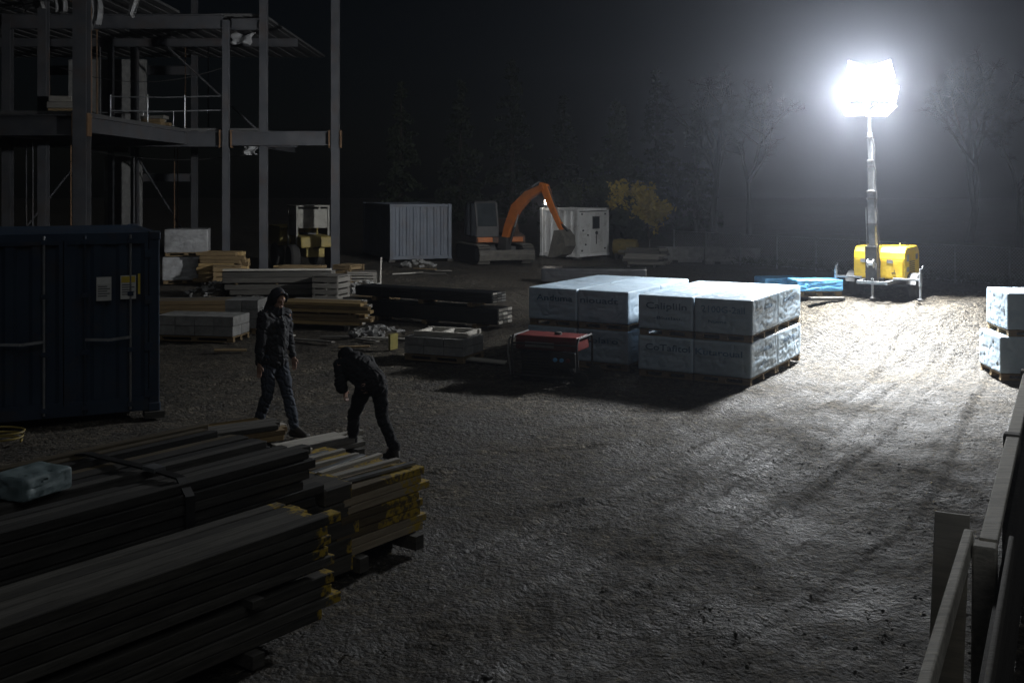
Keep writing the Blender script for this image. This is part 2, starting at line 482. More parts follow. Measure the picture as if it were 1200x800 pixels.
# earth bank rising behind the wire fence and the containers
bank = np.clip((Y - (50 + 0.12 * X * 0)) / 10, 0, 1)
Z += bank * bank * (3 - 2 * bank) * 0.5 * fbm(X * 0.15, Y * 0.15, 2)
nx, ny = len(gx), len(gy)
vs = np.stack([X.ravel(), Y.ravel(), Z.ravel()], 1)
ii = (np.arange(ny - 1)[:, None] * nx + np.arange(nx - 1)[None, :]).ravel()
fs = np.stack([ii, ii + 1, ii + nx + 1, ii + nx], 1)
me = bpy.data.meshes.new('ground')
me.vertices.add(len(vs)); me.vertices.foreach_set('co', vs.ravel())
me.loops.add(len(fs) * 4); me.loops.foreach_set('vertex_index', fs.ravel().astype(np.int32))
me.polygons.add(len(fs)); me.polygons.foreach_set('loop_start', (np.arange(len(fs)) * 4).astype(np.int32))
me.polygons.foreach_set('use_smooth', np.ones(len(fs), bool))
me.update(calc_edges=True); me.validate()

def mud_material():
    m = bpy.data.materials.new('mud'); m.use_nodes = True
    nt = m.node_tree; N = nt.nodes; L = nt.links; p = N['Principled BSDF']
    tc = N.new('ShaderNodeTexCoord')
    def noise(s, d=6, r=0.6):
        n = N.new('ShaderNodeTexNoise'); n.inputs['Scale'].default_value = s; n.inputs['Detail'].default_value = d; n.inputs['Roughness'].default_value = r
        L.new(tc.outputs['Object'], n.inputs['Vector']); return n
    big, mid, fine = noise(0.6, 7, 0.7), noise(5.5, 9, 0.75), noise(40, 4, 0.75)
    r1 = N.new('ShaderNodeValToRGB'); e = r1.color_ramp.elements
    e[0].position, e[1].position = 0.3, 0.7
    e[0].color = (0.036, 0.031, 0.024, 1); e[1].color = (0.150, 0.133, 0.106, 1)
    L.new(mid.outputs['Fac'], r1.inputs[0])
    r2 = N.new('ShaderNodeValToRGB'); e = r2.color_ramp.elements
    e[0].position, e[1].position = 0.35, 0.65
    e[0].color = (0.55, 0.54, 0.53, 1); e[1].color = (1.25, 1.2, 1.1, 1)
    L.new(big.outputs['Fac'], r2.inputs[0])
    mx = N.new('ShaderNodeMix'); mx.data_type = 'RGBA'; mx.blend_type = 'MULTIPLY'; mx.inputs[0].default_value = 1
    L.new(r1.outputs[0], mx.inputs[6]); L.new(r2.outputs[0], mx.inputs[7])
    # pale grit
    vo = N.new('ShaderNodeTexVoronoi'); vo.inputs['Scale'].default_value = 34
    L.new(tc.outputs['Object'], vo.inputs['Vector'])
    r3 = N.new('ShaderNodeValToRGB'); e = r3.color_ramp.elements
    e[0].position, e[1].position = 0.10, 0.22
    e[0].color = (1, 1, 1, 1); e[1].color = (0, 0, 0, 1)
    L.new(vo.outputs['Distance'], r3.inputs[0])
    ms = N.new('ShaderNodeMath'); ms.operation = 'GREATER_THAN'; ms.inputs[1].default_value = 0.62
    L.new(vo.outputs['Color'], ms.inputs[0])
    mm = N.new('ShaderNodeMath'); mm.operation = 'MULTIPLY'; L.new(r3.outputs[0], mm.inputs[0]); L.new(ms.outputs[0], mm.inputs[1])
    mx2 = N.new('ShaderNodeMix'); mx2.data_type = 'RGBA'
    L.new(mm.outputs[0], mx2.inputs[0]); L.new(mx.outputs[2], mx2.inputs[6]); mx2.inputs[7].default_value = (0.22, 0.21, 0.19, 1)
    col = mx2.outputs[2]
    hts = []
    for sc_, lo, hi, fac in ((13, 0.55, 1.6, 0.75), (30, 0.45, 1.9, 0.85)):  # pebble cell tones, with clod relief shading put into the colour
        wv = N.new('ShaderNodeTexNoise'); wv.inputs['Scale'].default_value = sc_ * .6; wv.inputs['Detail'].default_value = 3
        L.new(tc.outputs['Object'], wv.inputs['Vector'])
        wa = N.new('ShaderNodeVectorMath'); wa.operation = 'MULTIPLY_ADD'; wa.inputs[1].default_value = (1.2 / sc_,) * 3
        L.new(wv.outputs['Color'], wa.inputs[0]); L.new(tc.outputs['Object'], wa.inputs[2])
        v1 = N.new('ShaderNodeTexVoronoi'); v1.inputs['Scale'].default_value = sc_; L.new(wa.outputs[0], v1.inputs['Vector'])
        sp = N.new('ShaderNodeSeparateColor'); L.new(v1.outputs['Color'], sp.inputs[0])
        pw = N.new('ShaderNodeMath'); pw.operation = 'POWER'; pw.inputs[1].default_value = 2.2; L.new(sp.outputs[0], pw.inputs[0])
        mr = N.new('ShaderNodeMapRange'); mr.inputs[3].default_value = lo; mr.inputs[4].default_value = hi; L.new(pw.outputs[0], mr.inputs[0])
        ml = N.new('ShaderNodeMix'); ml.data_type = 'RGBA'; ml.blend_type = 'MULTIPLY'; ml.inputs[0].default_value = fac
        L.new(col, ml.inputs[6]); L.new(mr.outputs[0], ml.inputs[7]); col = ml.outputs[2]
        hm_ = N.new('ShaderNodeMath'); hm_.operation = 'MULTIPLY_ADD'; hm_.inputs[1].default_value = -1.2
        L.new(v1.outputs['Distance'], hm_.inputs[0]); L.new(pw.outputs[0], hm_.inputs[2]); hts.append(hm_.outputs[0])
    L.new(col, p.inputs['Base Color'])
    rr = N.new('ShaderNodeMapRange'); rr.inputs[1].default_value = 0.35; rr.inputs[2].default_value = 0.65; rr.inputs[3].default_value = 0.48; rr.inputs[4].default_value = 0.92
    L.new(big.outputs['Fac'], rr.inputs[0]); L.new(rr.outputs[0], p.inputs['Roughness'])
    p.inputs['Specular IOR Level'].default_value = 0.35
    add = N.new('ShaderNodeMath'); add.operation = 'MULTIPLY_ADD'; add.inputs[1].default_value = 0.45
    L.new(fine.outputs['Fac'], add.inputs[0]); 
    m12 = noise(16, 6, 0.75)
    L.new(m12.outputs['Fac'], add.inputs[2])
    b = N.new('ShaderNodeBump'); b.inputs['Strength'].default_value = 1.0; b.inputs['Distance'].default_value = 0.05
    a2 = N.new('ShaderNodeMath'); a2.operation = 'MULTIPLY_ADD'; a2.inputs[1].default_value = 0.7; L.new(hts[0], a2.inputs[0]); L.new(add.outputs[0], a2.inputs[2])
    a3 = N.new('ShaderNodeMath'); a3.operation = 'MULTIPLY_ADD'; a3.inputs[1].default_value = 0.45; L.new(hts[1], a3.inputs[0]); L.new(a2.outputs[0], a3.inputs[2])
    L.new(a3.outputs[0], b.inputs['Height']); L.new(b.outputs[0], p.inputs['Normal'])
    return m
M['mud'] = mud_material()
me.materials.append(M['mud'])
ground = link('ground', me)
tag(ground, 'rutted bare mud of the building yard', 'ground', kind='structure')

# clods and stones strewn over the mud (uncountable)
def icolump(seed):
    r = np.random.RandomState(seed)
    bm = bmesh.new(); bmesh.ops.create_icosphere(bm, subdivisions=1, radius=1)
    v = np.array([x.co[:] for x in bm.verts]); f = np.array([[y.index for y in x.verts] for x in bm.faces]); bm.free()
    v = v * (0.75 + 0.5 * r.rand(len(v), 1)); v[:, 2] *= 0.55
    return v, f
lumps = [icolump(i) for i in range(6)]
NV, NF, base = [], [], 0
cnt = 46000
py = 4 + 34 * nrng.rand(cnt) ** 1.5
pxx = -9 + 24 * nrng.rand(cnt)
dens = fbm(pxx * 0.5, py * 0.5, 3)
keep = dens > 0.45
pxx, py = pxx[keep], py[keep]
pz = ground_h(pxx, py)
for i in range(len(pxx)):
    v, f = lumps[i % 6]
    s = 0.006 + 0.012 * nrng.rand() ** 3
    a = nrng.rand() * 6.28; c, sn = math.cos(a), math.sin(a)
    w = np.stack([v[:, 0] * c - v[:, 1] * sn, v[:, 0] * sn + v[:, 1] * c, v[:, 2]], 1) * s + (pxx[i], py[i], pz[i] + s * 0.05)
    NV.append(w); NF.append(f + base); base += len(v)
me = bpy.data.meshes.new('gravel'); me.from_pydata(np.concatenate(NV).tolist(), [], np.concatenate(NF).tolist()); me.materials.append(M['stone'])
tag(link('gravel', me), 'small stones and clods strewn over the mud', 'gravel', kind='stuff')

# ================================================================== STEEL FRAME BUILDING
def hcol(mb, x, y, z0, z1, w, t=0.03):
    mb.box((x, y - w / 2 + t / 2, (z0 + z1) / 2), (w, t, z1 - z0))
    mb.box((x, y + w / 2 - t / 2, (z0 + z1) / 2), (w, t, z1 - z0))
    mb.box((x, y, (z0 + z1) / 2), (t, w - 2 * t, z1 - z0))
def ibeam(mb, a, b, zt, h, w=0.22, t=0.03):
    a = Vector((a[0], a[1], 0)); b = Vector((b[0], b[1], 0))
    for z, hh, ww in ((zt - t / 2, t, w), (zt - h + t / 2, t, w), (zt - h / 2, h - 2 * t, t)):
        mb.bar(a + Vector((0, 0, z)), b + Vector((0, 0, z)), ww, hh)
YF, YB, YR = 28.75, 38.0, 50.0
Z1, Z2 = 5.05, 9.2
bf = empty('steel_building_frame', (-11.59, YF, 0), 0, 'unfinished multi-storey steel frame of grey columns, beams and bare decks', 'building frame')
bfo = Vector((-11.59, YF, 0))
def bpart(name, mb, mt):
    o = mb.build(name, mt, bf); o.location = -bfo; return o
def cx(px, Yv): return (px - 600) / F * Yv
for x, y, w, h in ((cx(96, YF), YF, 0.36, 13), (cx(51, 35), 35, 0.28, 13), (cx(9, YB), YB, 0.3, 13), (cx(265, YB), YB, 0.22, 9.0), (cx(309, YB + 0.3), YB + 0.3, 0.26, 12.5),
                (cx(393, YB), YB, 0.27, 13), (cx(158, 46), 46, 0.28, 13), (cx(228, YR), YR, 0.26, 13), (cx(130, 44), 44, 0.2, 13), (-22, YF, 0.34, 13)):
    m = MB(); hcol(m, x, y, 0, h, w); bpart('column', m, M['steel'])
    m = MB(); m.box((x, y, 0.02), (w + 0.2, w + 0.2, 0.04)); bpart('base_plate', m, M['plate'])
xa, x265, x309, x393 = cx(96, YF), cx(265, YB), cx(309, YB), cx(393, YB)
for a, b, zt, h in (((-24, YF), (xa - 0.19, YF), Z1, 0.56), ((cx(9, YB) + .16, YB), (x265 - 0.12, YB), Z1, 0.54), ((x265 + 0.12, YB), (x393 - 0.15, YB), Z1, 0.5),
                    ((-22, YR), (cx(228, YR) - .14, YR), 8.7, 0.42), ((cx(155, YR), YR), (cx(228, YR) - .14, YR), 3.65, 0.36), ((-24, YB - 0.0), (x265 - 0.12, YB), Z2, 0.5), ((x265 + 0.12, YB + .3), (x309 - .14, YB + .3), Z2 - 0.1, 0.4),
                    ((xa, YF + 0.2), (xa, YB - 0.2), Z1 - 0.02, 0.45), ((x265, YB + 0.12), (x265, YR), Z1 - 0.02, 0.4), ((-18, YB + .2), (-18, YR), Z1 - 0.02, 0.4), ((cx(51, 35), YF + .12), (cx(51, 35), 34.8), Z1 - .02, .4), ((-24, 44), (x309, 44), Z1 - .03, .34), ((-24, YF), (xa - .19, YF), Z2, .5), ((-24, 44), (x309, 44), Z2 - .03, .34)):
    m = MB(); ibeam(m, a, b, zt, h); bpart('beam', m, M['steel'])
for x, y in ((xa, YF), (x265, YB), (x393, YB)):
    for sx in (-1, 1):
        m = MB(); m.box((x + sx * 0.2, y - 0.02, Z1 - 0.27), (0.03, 0.3, 0.62)); bpart('splice_plate', m, M['plate'])
# profiled metal decks (troughs under, slab edge)
def deck(x0, x1, y0, y1, z):
    m = MB()
    m.box(((x0 + x1) / 2, (y0 + y1) / 2, z + 0.075), (x1 - x0, y1 - y0, 0.09))
    n = int((x1 - x0) / 0.6)
    for i in range(n):
        m.box((x0 + 0.3 + i * 0.6, (y0 + y1) / 2, z + 0.014), (0.3, y1 - y0 - .02, 0.03))
    return bpart('floor_deck', m, M['deck'])
deck(-24, xa - 0.2, YF + 0.2, YB - 0.15, Z1)
deck(-24, x309 - 0.2, YB + 0.16, YR - 0.2, Z1)
deck(-24, x309 - 0.1, YB + 0.5, YR + 1, Z2)
deck(-24, xa - 0.2, YF + 0.2, YB - 0.15, Z2)
# guard rails on the first floor edge
for x0, x1, y, zz in ((-14.3, x265 - 0.15, YB, (0.62, 1.12)), (-22, -16.5, YF + 3, (0.55, 1.05)), (-18.5, -14.6, 46, (0.6, 1.1))):
    for dz in zz:
        m = MB(); m.tube([(x0, y, Z1 + .12 + dz), ((x0 + x1) / 2, y, Z1 + .12 + dz - 0.03), (x1, y, Z1 + .12 + dz + 0.02)], 0.024, 6); bpart('guard_rail', m, M['galv'])
    for k in range(4):
        x = x0 + (x1 - x0) * k / 3
        m = MB(); m.tube([(x, y, Z1 + 0.12), (x, y, Z1 + 1.3)], 0.022, 6); bpart('guard_post', m, M['galv'])
m = MB(); m.tube([(cx(304, YB), YB + .35, Z2 - .5), (cx(303, YB), YB + .3, 7), (cx(301, YB), YB + .3, Z1 + .02)], 0.03, 6); bpart('drop_pipe', m, M['wood_pale'])
for (x0, y0, z0), (x1, y1, z1) in (((cx(228, YR), YR - .2, .2), (cx(158, 46), 46.2, 4.4)), ((-24, YF + .3, 5.3), (-18, YF + .3, 9.0)), ((x265 - .1, YB + 6, 5.2), (x265 - 4, YB + 6, 8.8)), ((-21, 44, .2), (-17.5, 44, 4.6))):
    m = MB(); m.tube([(x0, y0, z0), (x1, y1, z1)], .045, 6); bpart('brace', m, M['steel'])
pr_ = random.Random(5)
for k in range(16):
    x, y = pr_.uniform(-20, -13), pr_.uniform(33, 48)
    if x > xa and y < YB: y = YB + pr_.uniform(1, 9)
    z0, z1 = ((0, Z1 - .02), (Z1 + .12, Z2 - .02))[k % 2]
    m = MB(); m.tube([(x, y, z0), (x, y, z0 + 2.2)], .035, 6); m.tube([(x, y, z0 + 2.2), (x, y, z1)], .026, 6); m.box((x, y, z0 + .01), (.16, .16, .02)); m.box((x, y, z1 - .01), (.16, .16, .02)); bpart('prop', m, M['plate' if k % 3 else 'steel'])
for k in range(9):
    x = -19.5 + k * 1.1
    if x > x309 - .6: break
    m = MB(); m.bar((x, YB + .3, Z1 - .1), (x, YR - .3, Z1 - .1), .09, .16); bpart('joist', m, M['steel'])
for (xs, yy, zz, sag) in (((-16, -10.3), YB - .1, 7.3, .5), ((-22, -12), YF + .4, 8.4, .7), ((-15, x309), YB + .4, 4.35, .3)):
    m = MB(); m.tube([(xs[0] + (xs[1] - xs[0]) * t / 10, yy, zz - sag * 4 * (t / 10) * (1 - t / 10)) for t in range(11)], .014, 5); bpart('slung_cable', m, M['dark_metal'])
# interior blockwork and stair wall deep in the frame
m = MB(); m.box((-17.3, 47.5, 2.2), (1.6, 0.25, 4.4)); bpart('core_wall', m, M['concrete'])
m = MB(); m.box((-18.0, 47.5, 7.0), (3.4, 0.25, 3.4)); bpart('core_wall', m, M['concrete'])
# ragged sheeting hung from the deck above
def sheet(w, h, seed, mt):
    r = random.Random(seed); m = MB(); nxs, nzs = 8, 10
    vs = []
    for j in range(nzs + 1):
        for i in range(nxs + 1):
            u, v = i / nxs, j / nzs
            narrow = 1 - 0.45 * v * (0.5 + 0.5 * math.sin(seed * 2.1 + v * 3))
            vs.append((w * (u - 0.5) * narrow + 0.06 * math.sin(v * 7 + seed), 0.07 * math.sin(u * 9 + seed + v * 3), -h * v * (1 - 0.18 * r.random() * (j == nzs))))
    fs = [(j * (nxs + 1) + i, j * (nxs + 1) + i + 1, (j + 1) * (nxs + 1) + i + 1, (j + 1) * (nxs + 1) + i) for j in range(nzs) for i in range(nxs)]
    m.add(vs, fs)
    return m
for i, (px, w, h, lab) in enumerate(((38, 0.62, 1.25, 'wide ragged grey sheet hanging under the upper deck of the steel frame'), (70, 0.4, 1.35, 'narrow ragged grey sheet hanging between two wider ones in the steel frame'),
                                (112, 0.36, 1.75, 'long narrow grey sheet hanging beside the thick front column of the steel frame'), (156, 0.22, 1.4, 'thin twisted grey sheet hanging in the steel frame, clear of the columns'))):
    o = sheet(w, h, i + 1, M['film_grey']).build('plastic_sheet', M['film_grey'], None, (cx(px, 29.6), 29.6, Z2 - .02), smooth=True)
    so = o.modifiers.new('s', 'SOLIDIFY'); so.thickness = 0.008
    tag(o, lab, 'plastic sheet', 'ragged sheets hanging in the steel frame')
o = sheet(0.95, 0.55, 9, M['film']).build('plastic_sheet', M['film_grey'], None, (cx(281, YB), YB + .4, Z2 - 0.62), (R(-40), 0, 0), smooth=True)
o.modifiers.new('s', 'SOLIDIFY').thickness = 0.008
tag(o, 'grey torn sheet caught slantwise at the outer corner of the top deck', 'plastic sheet', 'ragged sheets hanging in the steel frame')
o = sheet(0.5, 0.32, 13, M['film_grey']).build('plastic_sheet', M['film_grey'], None, (cx(295, YB), YB - .3, Z1 - .54), smooth=True)
o.modifiers.new('s', 'SOLIDIFY').thickness = 0.008
tag(o, 'crumpled grey sheet dangling below the first floor beam', 'plastic sheet', 'ragged sheets hanging in the steel frame')

# ================================================================== CONTAINERS
def corr(m, p, d, n, L, H, depth=0.036, pitch=0.26):
    """corrugated wall: start p, run d, outward normal n"""
    p, d, n = Vector(p), Vector(d), Vector(n)
    prof = []
    k = max(1, round(L / pitch)); q = L / k
    for i in range(k):
        x = i * q
        prof += [(x, 0), (x + q * 0.28, 0), (x + q * 0.42, -depth), (x + q * 0.86, -depth)]
    prof.append((L, 0))
    vs = []
    for x, o in prof:
        a = p + d * x + n * o
        vs += [a, a + Vector((0, 0, H))]
    m.add(vs, [(2 * i, 2 * i + 2, 2 * i + 3, 2 * i + 1) for i in range(len(prof) - 1)])
    return m

def container(name, label, loc, rz, W, L, H, mt, doors=None, group='shipping containers and cabins in the yard', pitch=0.26):
    t = empty(name, loc, rz, label, 'container', group)
    e = 0.14; z0 = 0.08
    for x, y in ((e / 2, e / 2), (W - e / 2, e / 2), (e / 2, L - e / 2), (W - e / 2, L - e / 2)):
        MB().box((x, y, z0 + H / 2), (e, e, H)).build('corner_post', mt, t, bevel=0.012)
        for z in (z0 + 0.055, z0 + H - 0.055):
            MB().box((x + (0.004 if x > W / 2 else -0.004), y + (0.004 if y > L / 2 else -0.004), z), (e + 0.02, e + 0.02, 0.118)).build('corner_casting', mt, t, bevel=0.015)
        MB().box((x, y, 0.03), (0.26, 0.26, 0.09)).build('timber_block', M['wood_dark'], t)
    for z, h in ((z0 + 0.08, 0.14), (z0 + H - 0.06, 0.10)):
        for y in (0.05, L - 0.05): MB().box((W / 2, y + (0.012 if y < 1 else -.012), z), (W - 2 * e, 0.09, h)).build('rail', mt, t)
        for x in (0.05, W - 0.05): MB().box((x + (0.012 if x < 1 else -.012), L / 2, z), (0.09, L - 2 * e, h)).build('rail', mt, t)
    zb, hh = z0 + 0.15, H - 0.26
    m = MB(); corr(m, (0.045, L - e, zb), (0, -1, 0), (-1, 0, 0), L - 2 * e, hh, pitch=pitch); m.build('side_wall', mt, t)
    m = MB(); corr(m, (W - 0.045, e, zb), (0, 1, 0), (1, 0, 0), L - 2 * e, hh, pitch=pitch); m.build('side_wall', mt, t)
    m = MB(); corr(m, (W - e, L - 0.045, zb), (-1, 0, 0), (0, 1, 0), W - 2 * e, hh, pitch=pitch); m.build('end_wall', mt, t)
    # roof: shallow ribs across
    m = MB(); k = max(4, round((L - 0.2) / 0.24)); q = (L - 0.2) / k
    prof = []
    for i in range(k): prof += [(0.1 + i * q, -0.012), (0.1 + i * q + q * .35, -0.012), (0.1 + i * q + q * .5, 0.01), (0.1 + i * q + q * .85, 0.01)]
    prof.append((L - 0.1, -0.012))
    vs = []
    for y, o in prof: vs += [(0.1, y, z0 + H - 0.02 + o), (W - 0.1, y, z0 + H - 0.02 + o)]
    m.add(vs, [(2 * i, 2 * i + 1, 2 * i + 3, 2 * i + 2) for i in range(len(prof) - 1)]); m.build('roof', mt, t)
    MB().box((W / 2, L / 2, z0 + 0.14), (W - .2, L - .2, 0.03)).build('floor', M['wood_dark'], t)
    if doors == 'swing':
        for s in (0, 1):
            w = (W - 2 * e) / 2 - 0.012
            x0 = e + 0.006 + s * (w + 0.012)
            m = MB(); corr(m, (x0 + 0.05, 0.035, zb + .05), (1, 0, 0), (0, -1, 0), w - 0.1, hh - 0.1, 0.03, pitch=w / 3.02)
            m.box((x0 + 0.025, 0.04, zb + hh / 2), (0.05, 0.05, hh)).box((x0 + w - 0.025, 0.04, zb + hh / 2), (0.05, 0.05, hh))
            m.box((x0 + w / 2, 0.042, zb + 0.025), (w - 0.1, 0.05, 0.05)).box((x0 + w / 2, 0.042, zb + hh - 0.025), (w - 0.1, 0.05, 0.05))
            dr = m.build('door', mt, t)
            for fx in (0.24, 0.78):
                bx = x0 + w * fx
                MB().tube([(bx, -0.012, z0 + 0.05), (bx, -0.012, z0 + H - 0.04)], 0.017, 8).build('lock_bar', M['galv'] if fx > 0.5 else mt, dr, smooth=True)
                for z in (z0 + 0.12, z0 + H * 0.35, z0 + H * .66, z0 + H - 0.12):
                    MB().box((bx, -0.01, z), (0.075, 0.05, 0.06)).build('bar_bracket', mt, dr)
                MB().bar((bx, -0.04, z0 + H * .42), (bx + (0.34 if fx < .5 else -0.3), -0.045, z0 + H * .41), 0.012, 0.035).build('door_handle', M['galv'], dr)
            hx = x0 if s == 0 else x0 + w
            for z in (0.25, 0.9, 1.55, 2.2):
                MB().box((hx, 0.012, z0 + z * H / 2.5), (0.1, 0.05, 0.11)).build('hinge', mt, dr)
    elif doors is None:
        m = MB(); corr(m, (e, 0.045, zb), (1, 0, 0), (0, -1, 0), W - 2 * e, hh, pitch=pitch); m.build('end_wall', mt, t)
    return t

a = R(25)
Rc = G(187, 487)
Wb = 2.44
bl = container('shipping_container', 'dark blue shipping container with closed doors and paper notices, beside the board bundle', Rc - Vector((math.cos(a), math.sin(a), 0)) * Wb, a, Wb, 2.99, 2.46, M['blue_paint'], 'swing')
# two notices on the right-hand door
def notice(x, z, w, h, header):
    o = MB().box((x, -0.020, z), (w, 0.004, h)).build('notice', M['paper'], bl)
    MB().box((x, -0.0235, z + h * 0.33), (w * 0.9, 0.003, h * 0.26)).build('notice_header', header, o)
    for k in range(5):
        ww = w * (0.8 if k % 2 else 0.62)
        MB().box((x - (w * 0.8 - ww) / 2, -0.0235, z + h * (0.1 - 0.1 * k)), (ww, 0.003, h * 0.035)).build('printed_line', M['print_dark'], o)
notice(1.72, 1.78, 0.19, 0.32, M['paper'])
notice(2.03, 1.79, 0.20, 0.32, M['print_yellow'])
MB().box((2.17, -0.02, 1.83), (0.03, 0.004, 0.28)).build('reflective_strip', M['print_yellow'], bl)

a = R(20)
gc = container('shipping_container', 'grey corrugated shipping container standing beside the orange excavator', G(457, 307), a, 2.62, 5.2, 2.27, M['grey_paint'], None, pitch=0.29)
a = R(48)
p0 = G(677, 304)
wc = container('site_cabin', 'small white site cabin with dark door window behind the excavator bucket', p0, a, 2.2, 2.1, 2.06, M['white_paint'], 'panel', pitch=0.35)
e = 0.14
m = MB(); m.box((1.1, 0.04, 1.1), (1.92, 0.05, 1.78)); m.build('front_panel', M['white_paint'], wc)
dr = MB().box((1.28, 0.005, 1.08), (0.86, 0.03, 1.72)).build('door', M['white_paint'], wc, bevel=0.008)
MB().box((1.24, -0.018, 1.52), (0.40, 0.02, 0.46)).build('door_window', M['glass'], dr)
for dx in (-.22, .22): MB().box((1.24 + dx, -0.022, 1.52), (0.035, 0.026, 0.54)).build('window_frame', M['dark_metal'], dr)
for dz in (-.25, .25): MB().box((1.24, -0.022, 1.52 + dz), (0.405, 0.026, 0.035)).build('window_frame', M['dark_metal'], dr)
MB().lathe([(0.07, 0), (0.07, -0.05), (0.03, -0.06)], (1.26, -0.015, 1.08), 'Y', 12).build('lock_boss', M['dark_metal'], dr)
MB().box((1.26, -0.022, 0.8), (0.035, 0.02, 0.4)).build('door_handle', M['dark_metal'], dr)
for x, z in ((0.3, 1.9), (0.3, 0.35), (0.38, 1.2), (0.7, 1.0), (1.9, 0.4), (1.92, 1.88), (0.55, 0.6)):
    MB().box((x, -0.001, z), (0.09, 0.02, 0.07)).build('fixing_plate', M['dark_metal'], wc)
# small lit work lamp on the cabin roof
lp = Matrix.Translation(p0) @ Matrix.Rotation(a, 4, 'Z') @ Vector((0.1, 1.75, 2.14))
wl = empty('work_lamp', lp, 0, 'small lit work lamp standing on the white cabin roof', 'lamp')
MB().tube([(0, 0, 0), (0, 0, 0.16)], 0.02, 6).build('stand', M['dark_metal'], wl)
MB().box((0, 0.04, 0.25), (0.3, 0.08, 0.22)).build('housing', M['dark_metal'], wl, bevel=0.01)
MB().box((0, -0.008, 0.25), (0.26, 0.012, 0.18)).build('lamp_lens', M['small_lens'], wl)
ld = bpy.data.lights.new('work_lamp_light', 'POINT'); ld.energy = 12; ld.shadow_soft_size = 0.08; ld.color = (1, 0.93, 0.85)
lo = bpy.data.objects.new('lamp_light', ld); COL.objects.link(lo); lo.parent = wl; lo.location = (0, -0.16, 0.25)

# ================================================================== WRAPPED PACKS
def pack_disp(face, u, v, seed):
    edge = np.clip(np.minimum(np.minimum(u, 1 - u), np.minimum(v, 1 - v)) / 0.12, 0, 1)
    w = fbm(u * 3.1 + seed * 3.7 + face * 11, v * 5.2 + seed, 4) - 0.5
    cr = np.abs(fbm(u * 5 + seed * 1.3 + face * 5, v * 2.2 + 8, 2) - 0.5)
    fold = np.exp(-((v - 0.5 - 0.04 * np.sin(u * 5 + seed)) / 0.02) ** 2) * (face < 4)
    cr2 = np.abs(fbm(u * 2.3 + v * 3.1 + seed * 2.3 + face * 3, v * 2.1 - u * 2.6 + 4, 2) - 0.5)
    return edge * (0.026 * w - 0.011 * np.exp(-(cr / 0.03) ** 2) - 0.010 * np.exp(-(cr2 / 0.02) ** 2) - 0.006 * fold)

def pack_mesh(a, b, h, seed, n=(44, 26)):
    r = 0.03
    V, Fc = [], []
    faces = [  # origin, du, dv, normal
        ((-a / 2, -b / 2, 0), (a, 0, 0), (0, 0, h), (0, -1, 0)), ((a / 2, -b / 2, 0), (0, b, 0), (0, 0, h), (1, 0, 0)),
        ((a / 2, b / 2, 0), (-a, 0, 0), (0, 0, h), (0, 1, 0)), ((-a / 2, b / 2, 0), (0, -b, 0), (0, 0, h), (-1, 0, 0)),
        ((-a / 2, -b / 2, h), (a, 0, 0), (0, b, 0), (0, 0, 1)), ((-a / 2, b / 2, 0), (a, 0, 0), (0, -b, 0), (0, 0, -1))]
    base = 0
    for k, (o, du, dv, nn) in enumerate(faces):
        U, W_ = np.meshgrid(np.linspace(0, 1, n[0] + 1), np.linspace(0, 1, n[1] + 1))
        P = np.array(o) + U[..., None] * np.array(du) + W_[..., None] * np.array(dv)
        q = np.clip(P, (-a / 2 + r, -b / 2 + r, r), (a / 2 - r, b / 2 - r, h - r))
        d = P - q; Ln = np.linalg.norm(d, axis=-1, keepdims=True); Ln[Ln == 0] = 1
        P = q + d / Ln * r
        P = P + np.array(nn) * pack_disp(k, U, W_, seed)[..., None]
        V.append(P.reshape(-1, 3))
        ii = (np.arange(n[1])[:, None] * (n[0] + 1) + np.arange(n[0])[None, :]).ravel() + base
        Fc.append(np.stack([ii, ii + 1, ii + n[0] + 2, ii + n[0] + 1], 1)); base += P.shape[0] * P.shape[1]
    mb = MB(); mb.v = [tuple(p) for p in np.concatenate(V)]; mb.f = [tuple(int(i) for i in f) for f in np.concatenate(Fc)]
    return mb

def text_geo(s, size):
    cu = bpy.data.curves.new('t', 'FONT'); cu.body = s; cu.size = size; cu.align_x = 'CENTER'; cu.resolution_u = 2; cu.offset = size * 0.012
    o = bpy.data.objects.new('t', cu); COL.objects.link(o)
    me = o.to_mesh()
    v = [p.co.copy() for p in me.vertices]; f = [tuple(p.vertices) for p in me.polygons]
    o.to_mesh_clear(); bpy.data.objects.remove(o); bpy.data.curves.remove(cu)
    return v, f

def print_on(parent, s, size, face, cu, cv, a, b, h, seed, mt=None, name='printed_lettering', w=None):
    v, f = text_geo(s, size)
    if w:
        xs = [p.x for p in v]; k = w / max(1e-3, max(xs) - min(xs))
        for p in v: p.x *= k
    lat = a if face in (0, 2) else b
    U = np.array([cu + p.x / lat for p in v]); W_ = np.array([cv + p.y / h for p in v])
    D = pack_disp(face, np.clip(U, 0, 1), np.clip(W_, 0, 1), seed) + 0.005
    out = []
    for u, ww, d in zip(U, W_, D):
        if face == 0: out.append((-a / 2 + u * a, -b / 2 - d, ww * h))
        else: out.append((a / 2 + d, -b / 2 + u * b, ww * h))
    return MB().add(out, f).build(name, mt or M['print'], parent)

def pallet(parent, a, b, hz=0.11, z=0.0):
    p = MB().box((0, 0, z + hz - 0.012), (a, b, 0.02)).build('pallet', M['wood_brown'], parent)
    for y in (-b / 2 + .05, 0, b / 2 - .05):
        MB().box((0, y, z + 0.011), (a, 0.09, 0.02)).build('pallet_board', M['wood_brown'], p)
        for x in (-a / 2 + .07, 0, a / 2 - .07):
            MB().box((x, y, z + 0.054), (0.13, 0.088, 0.064)).build('pallet_block', M['wood_brown'], p)
    return p

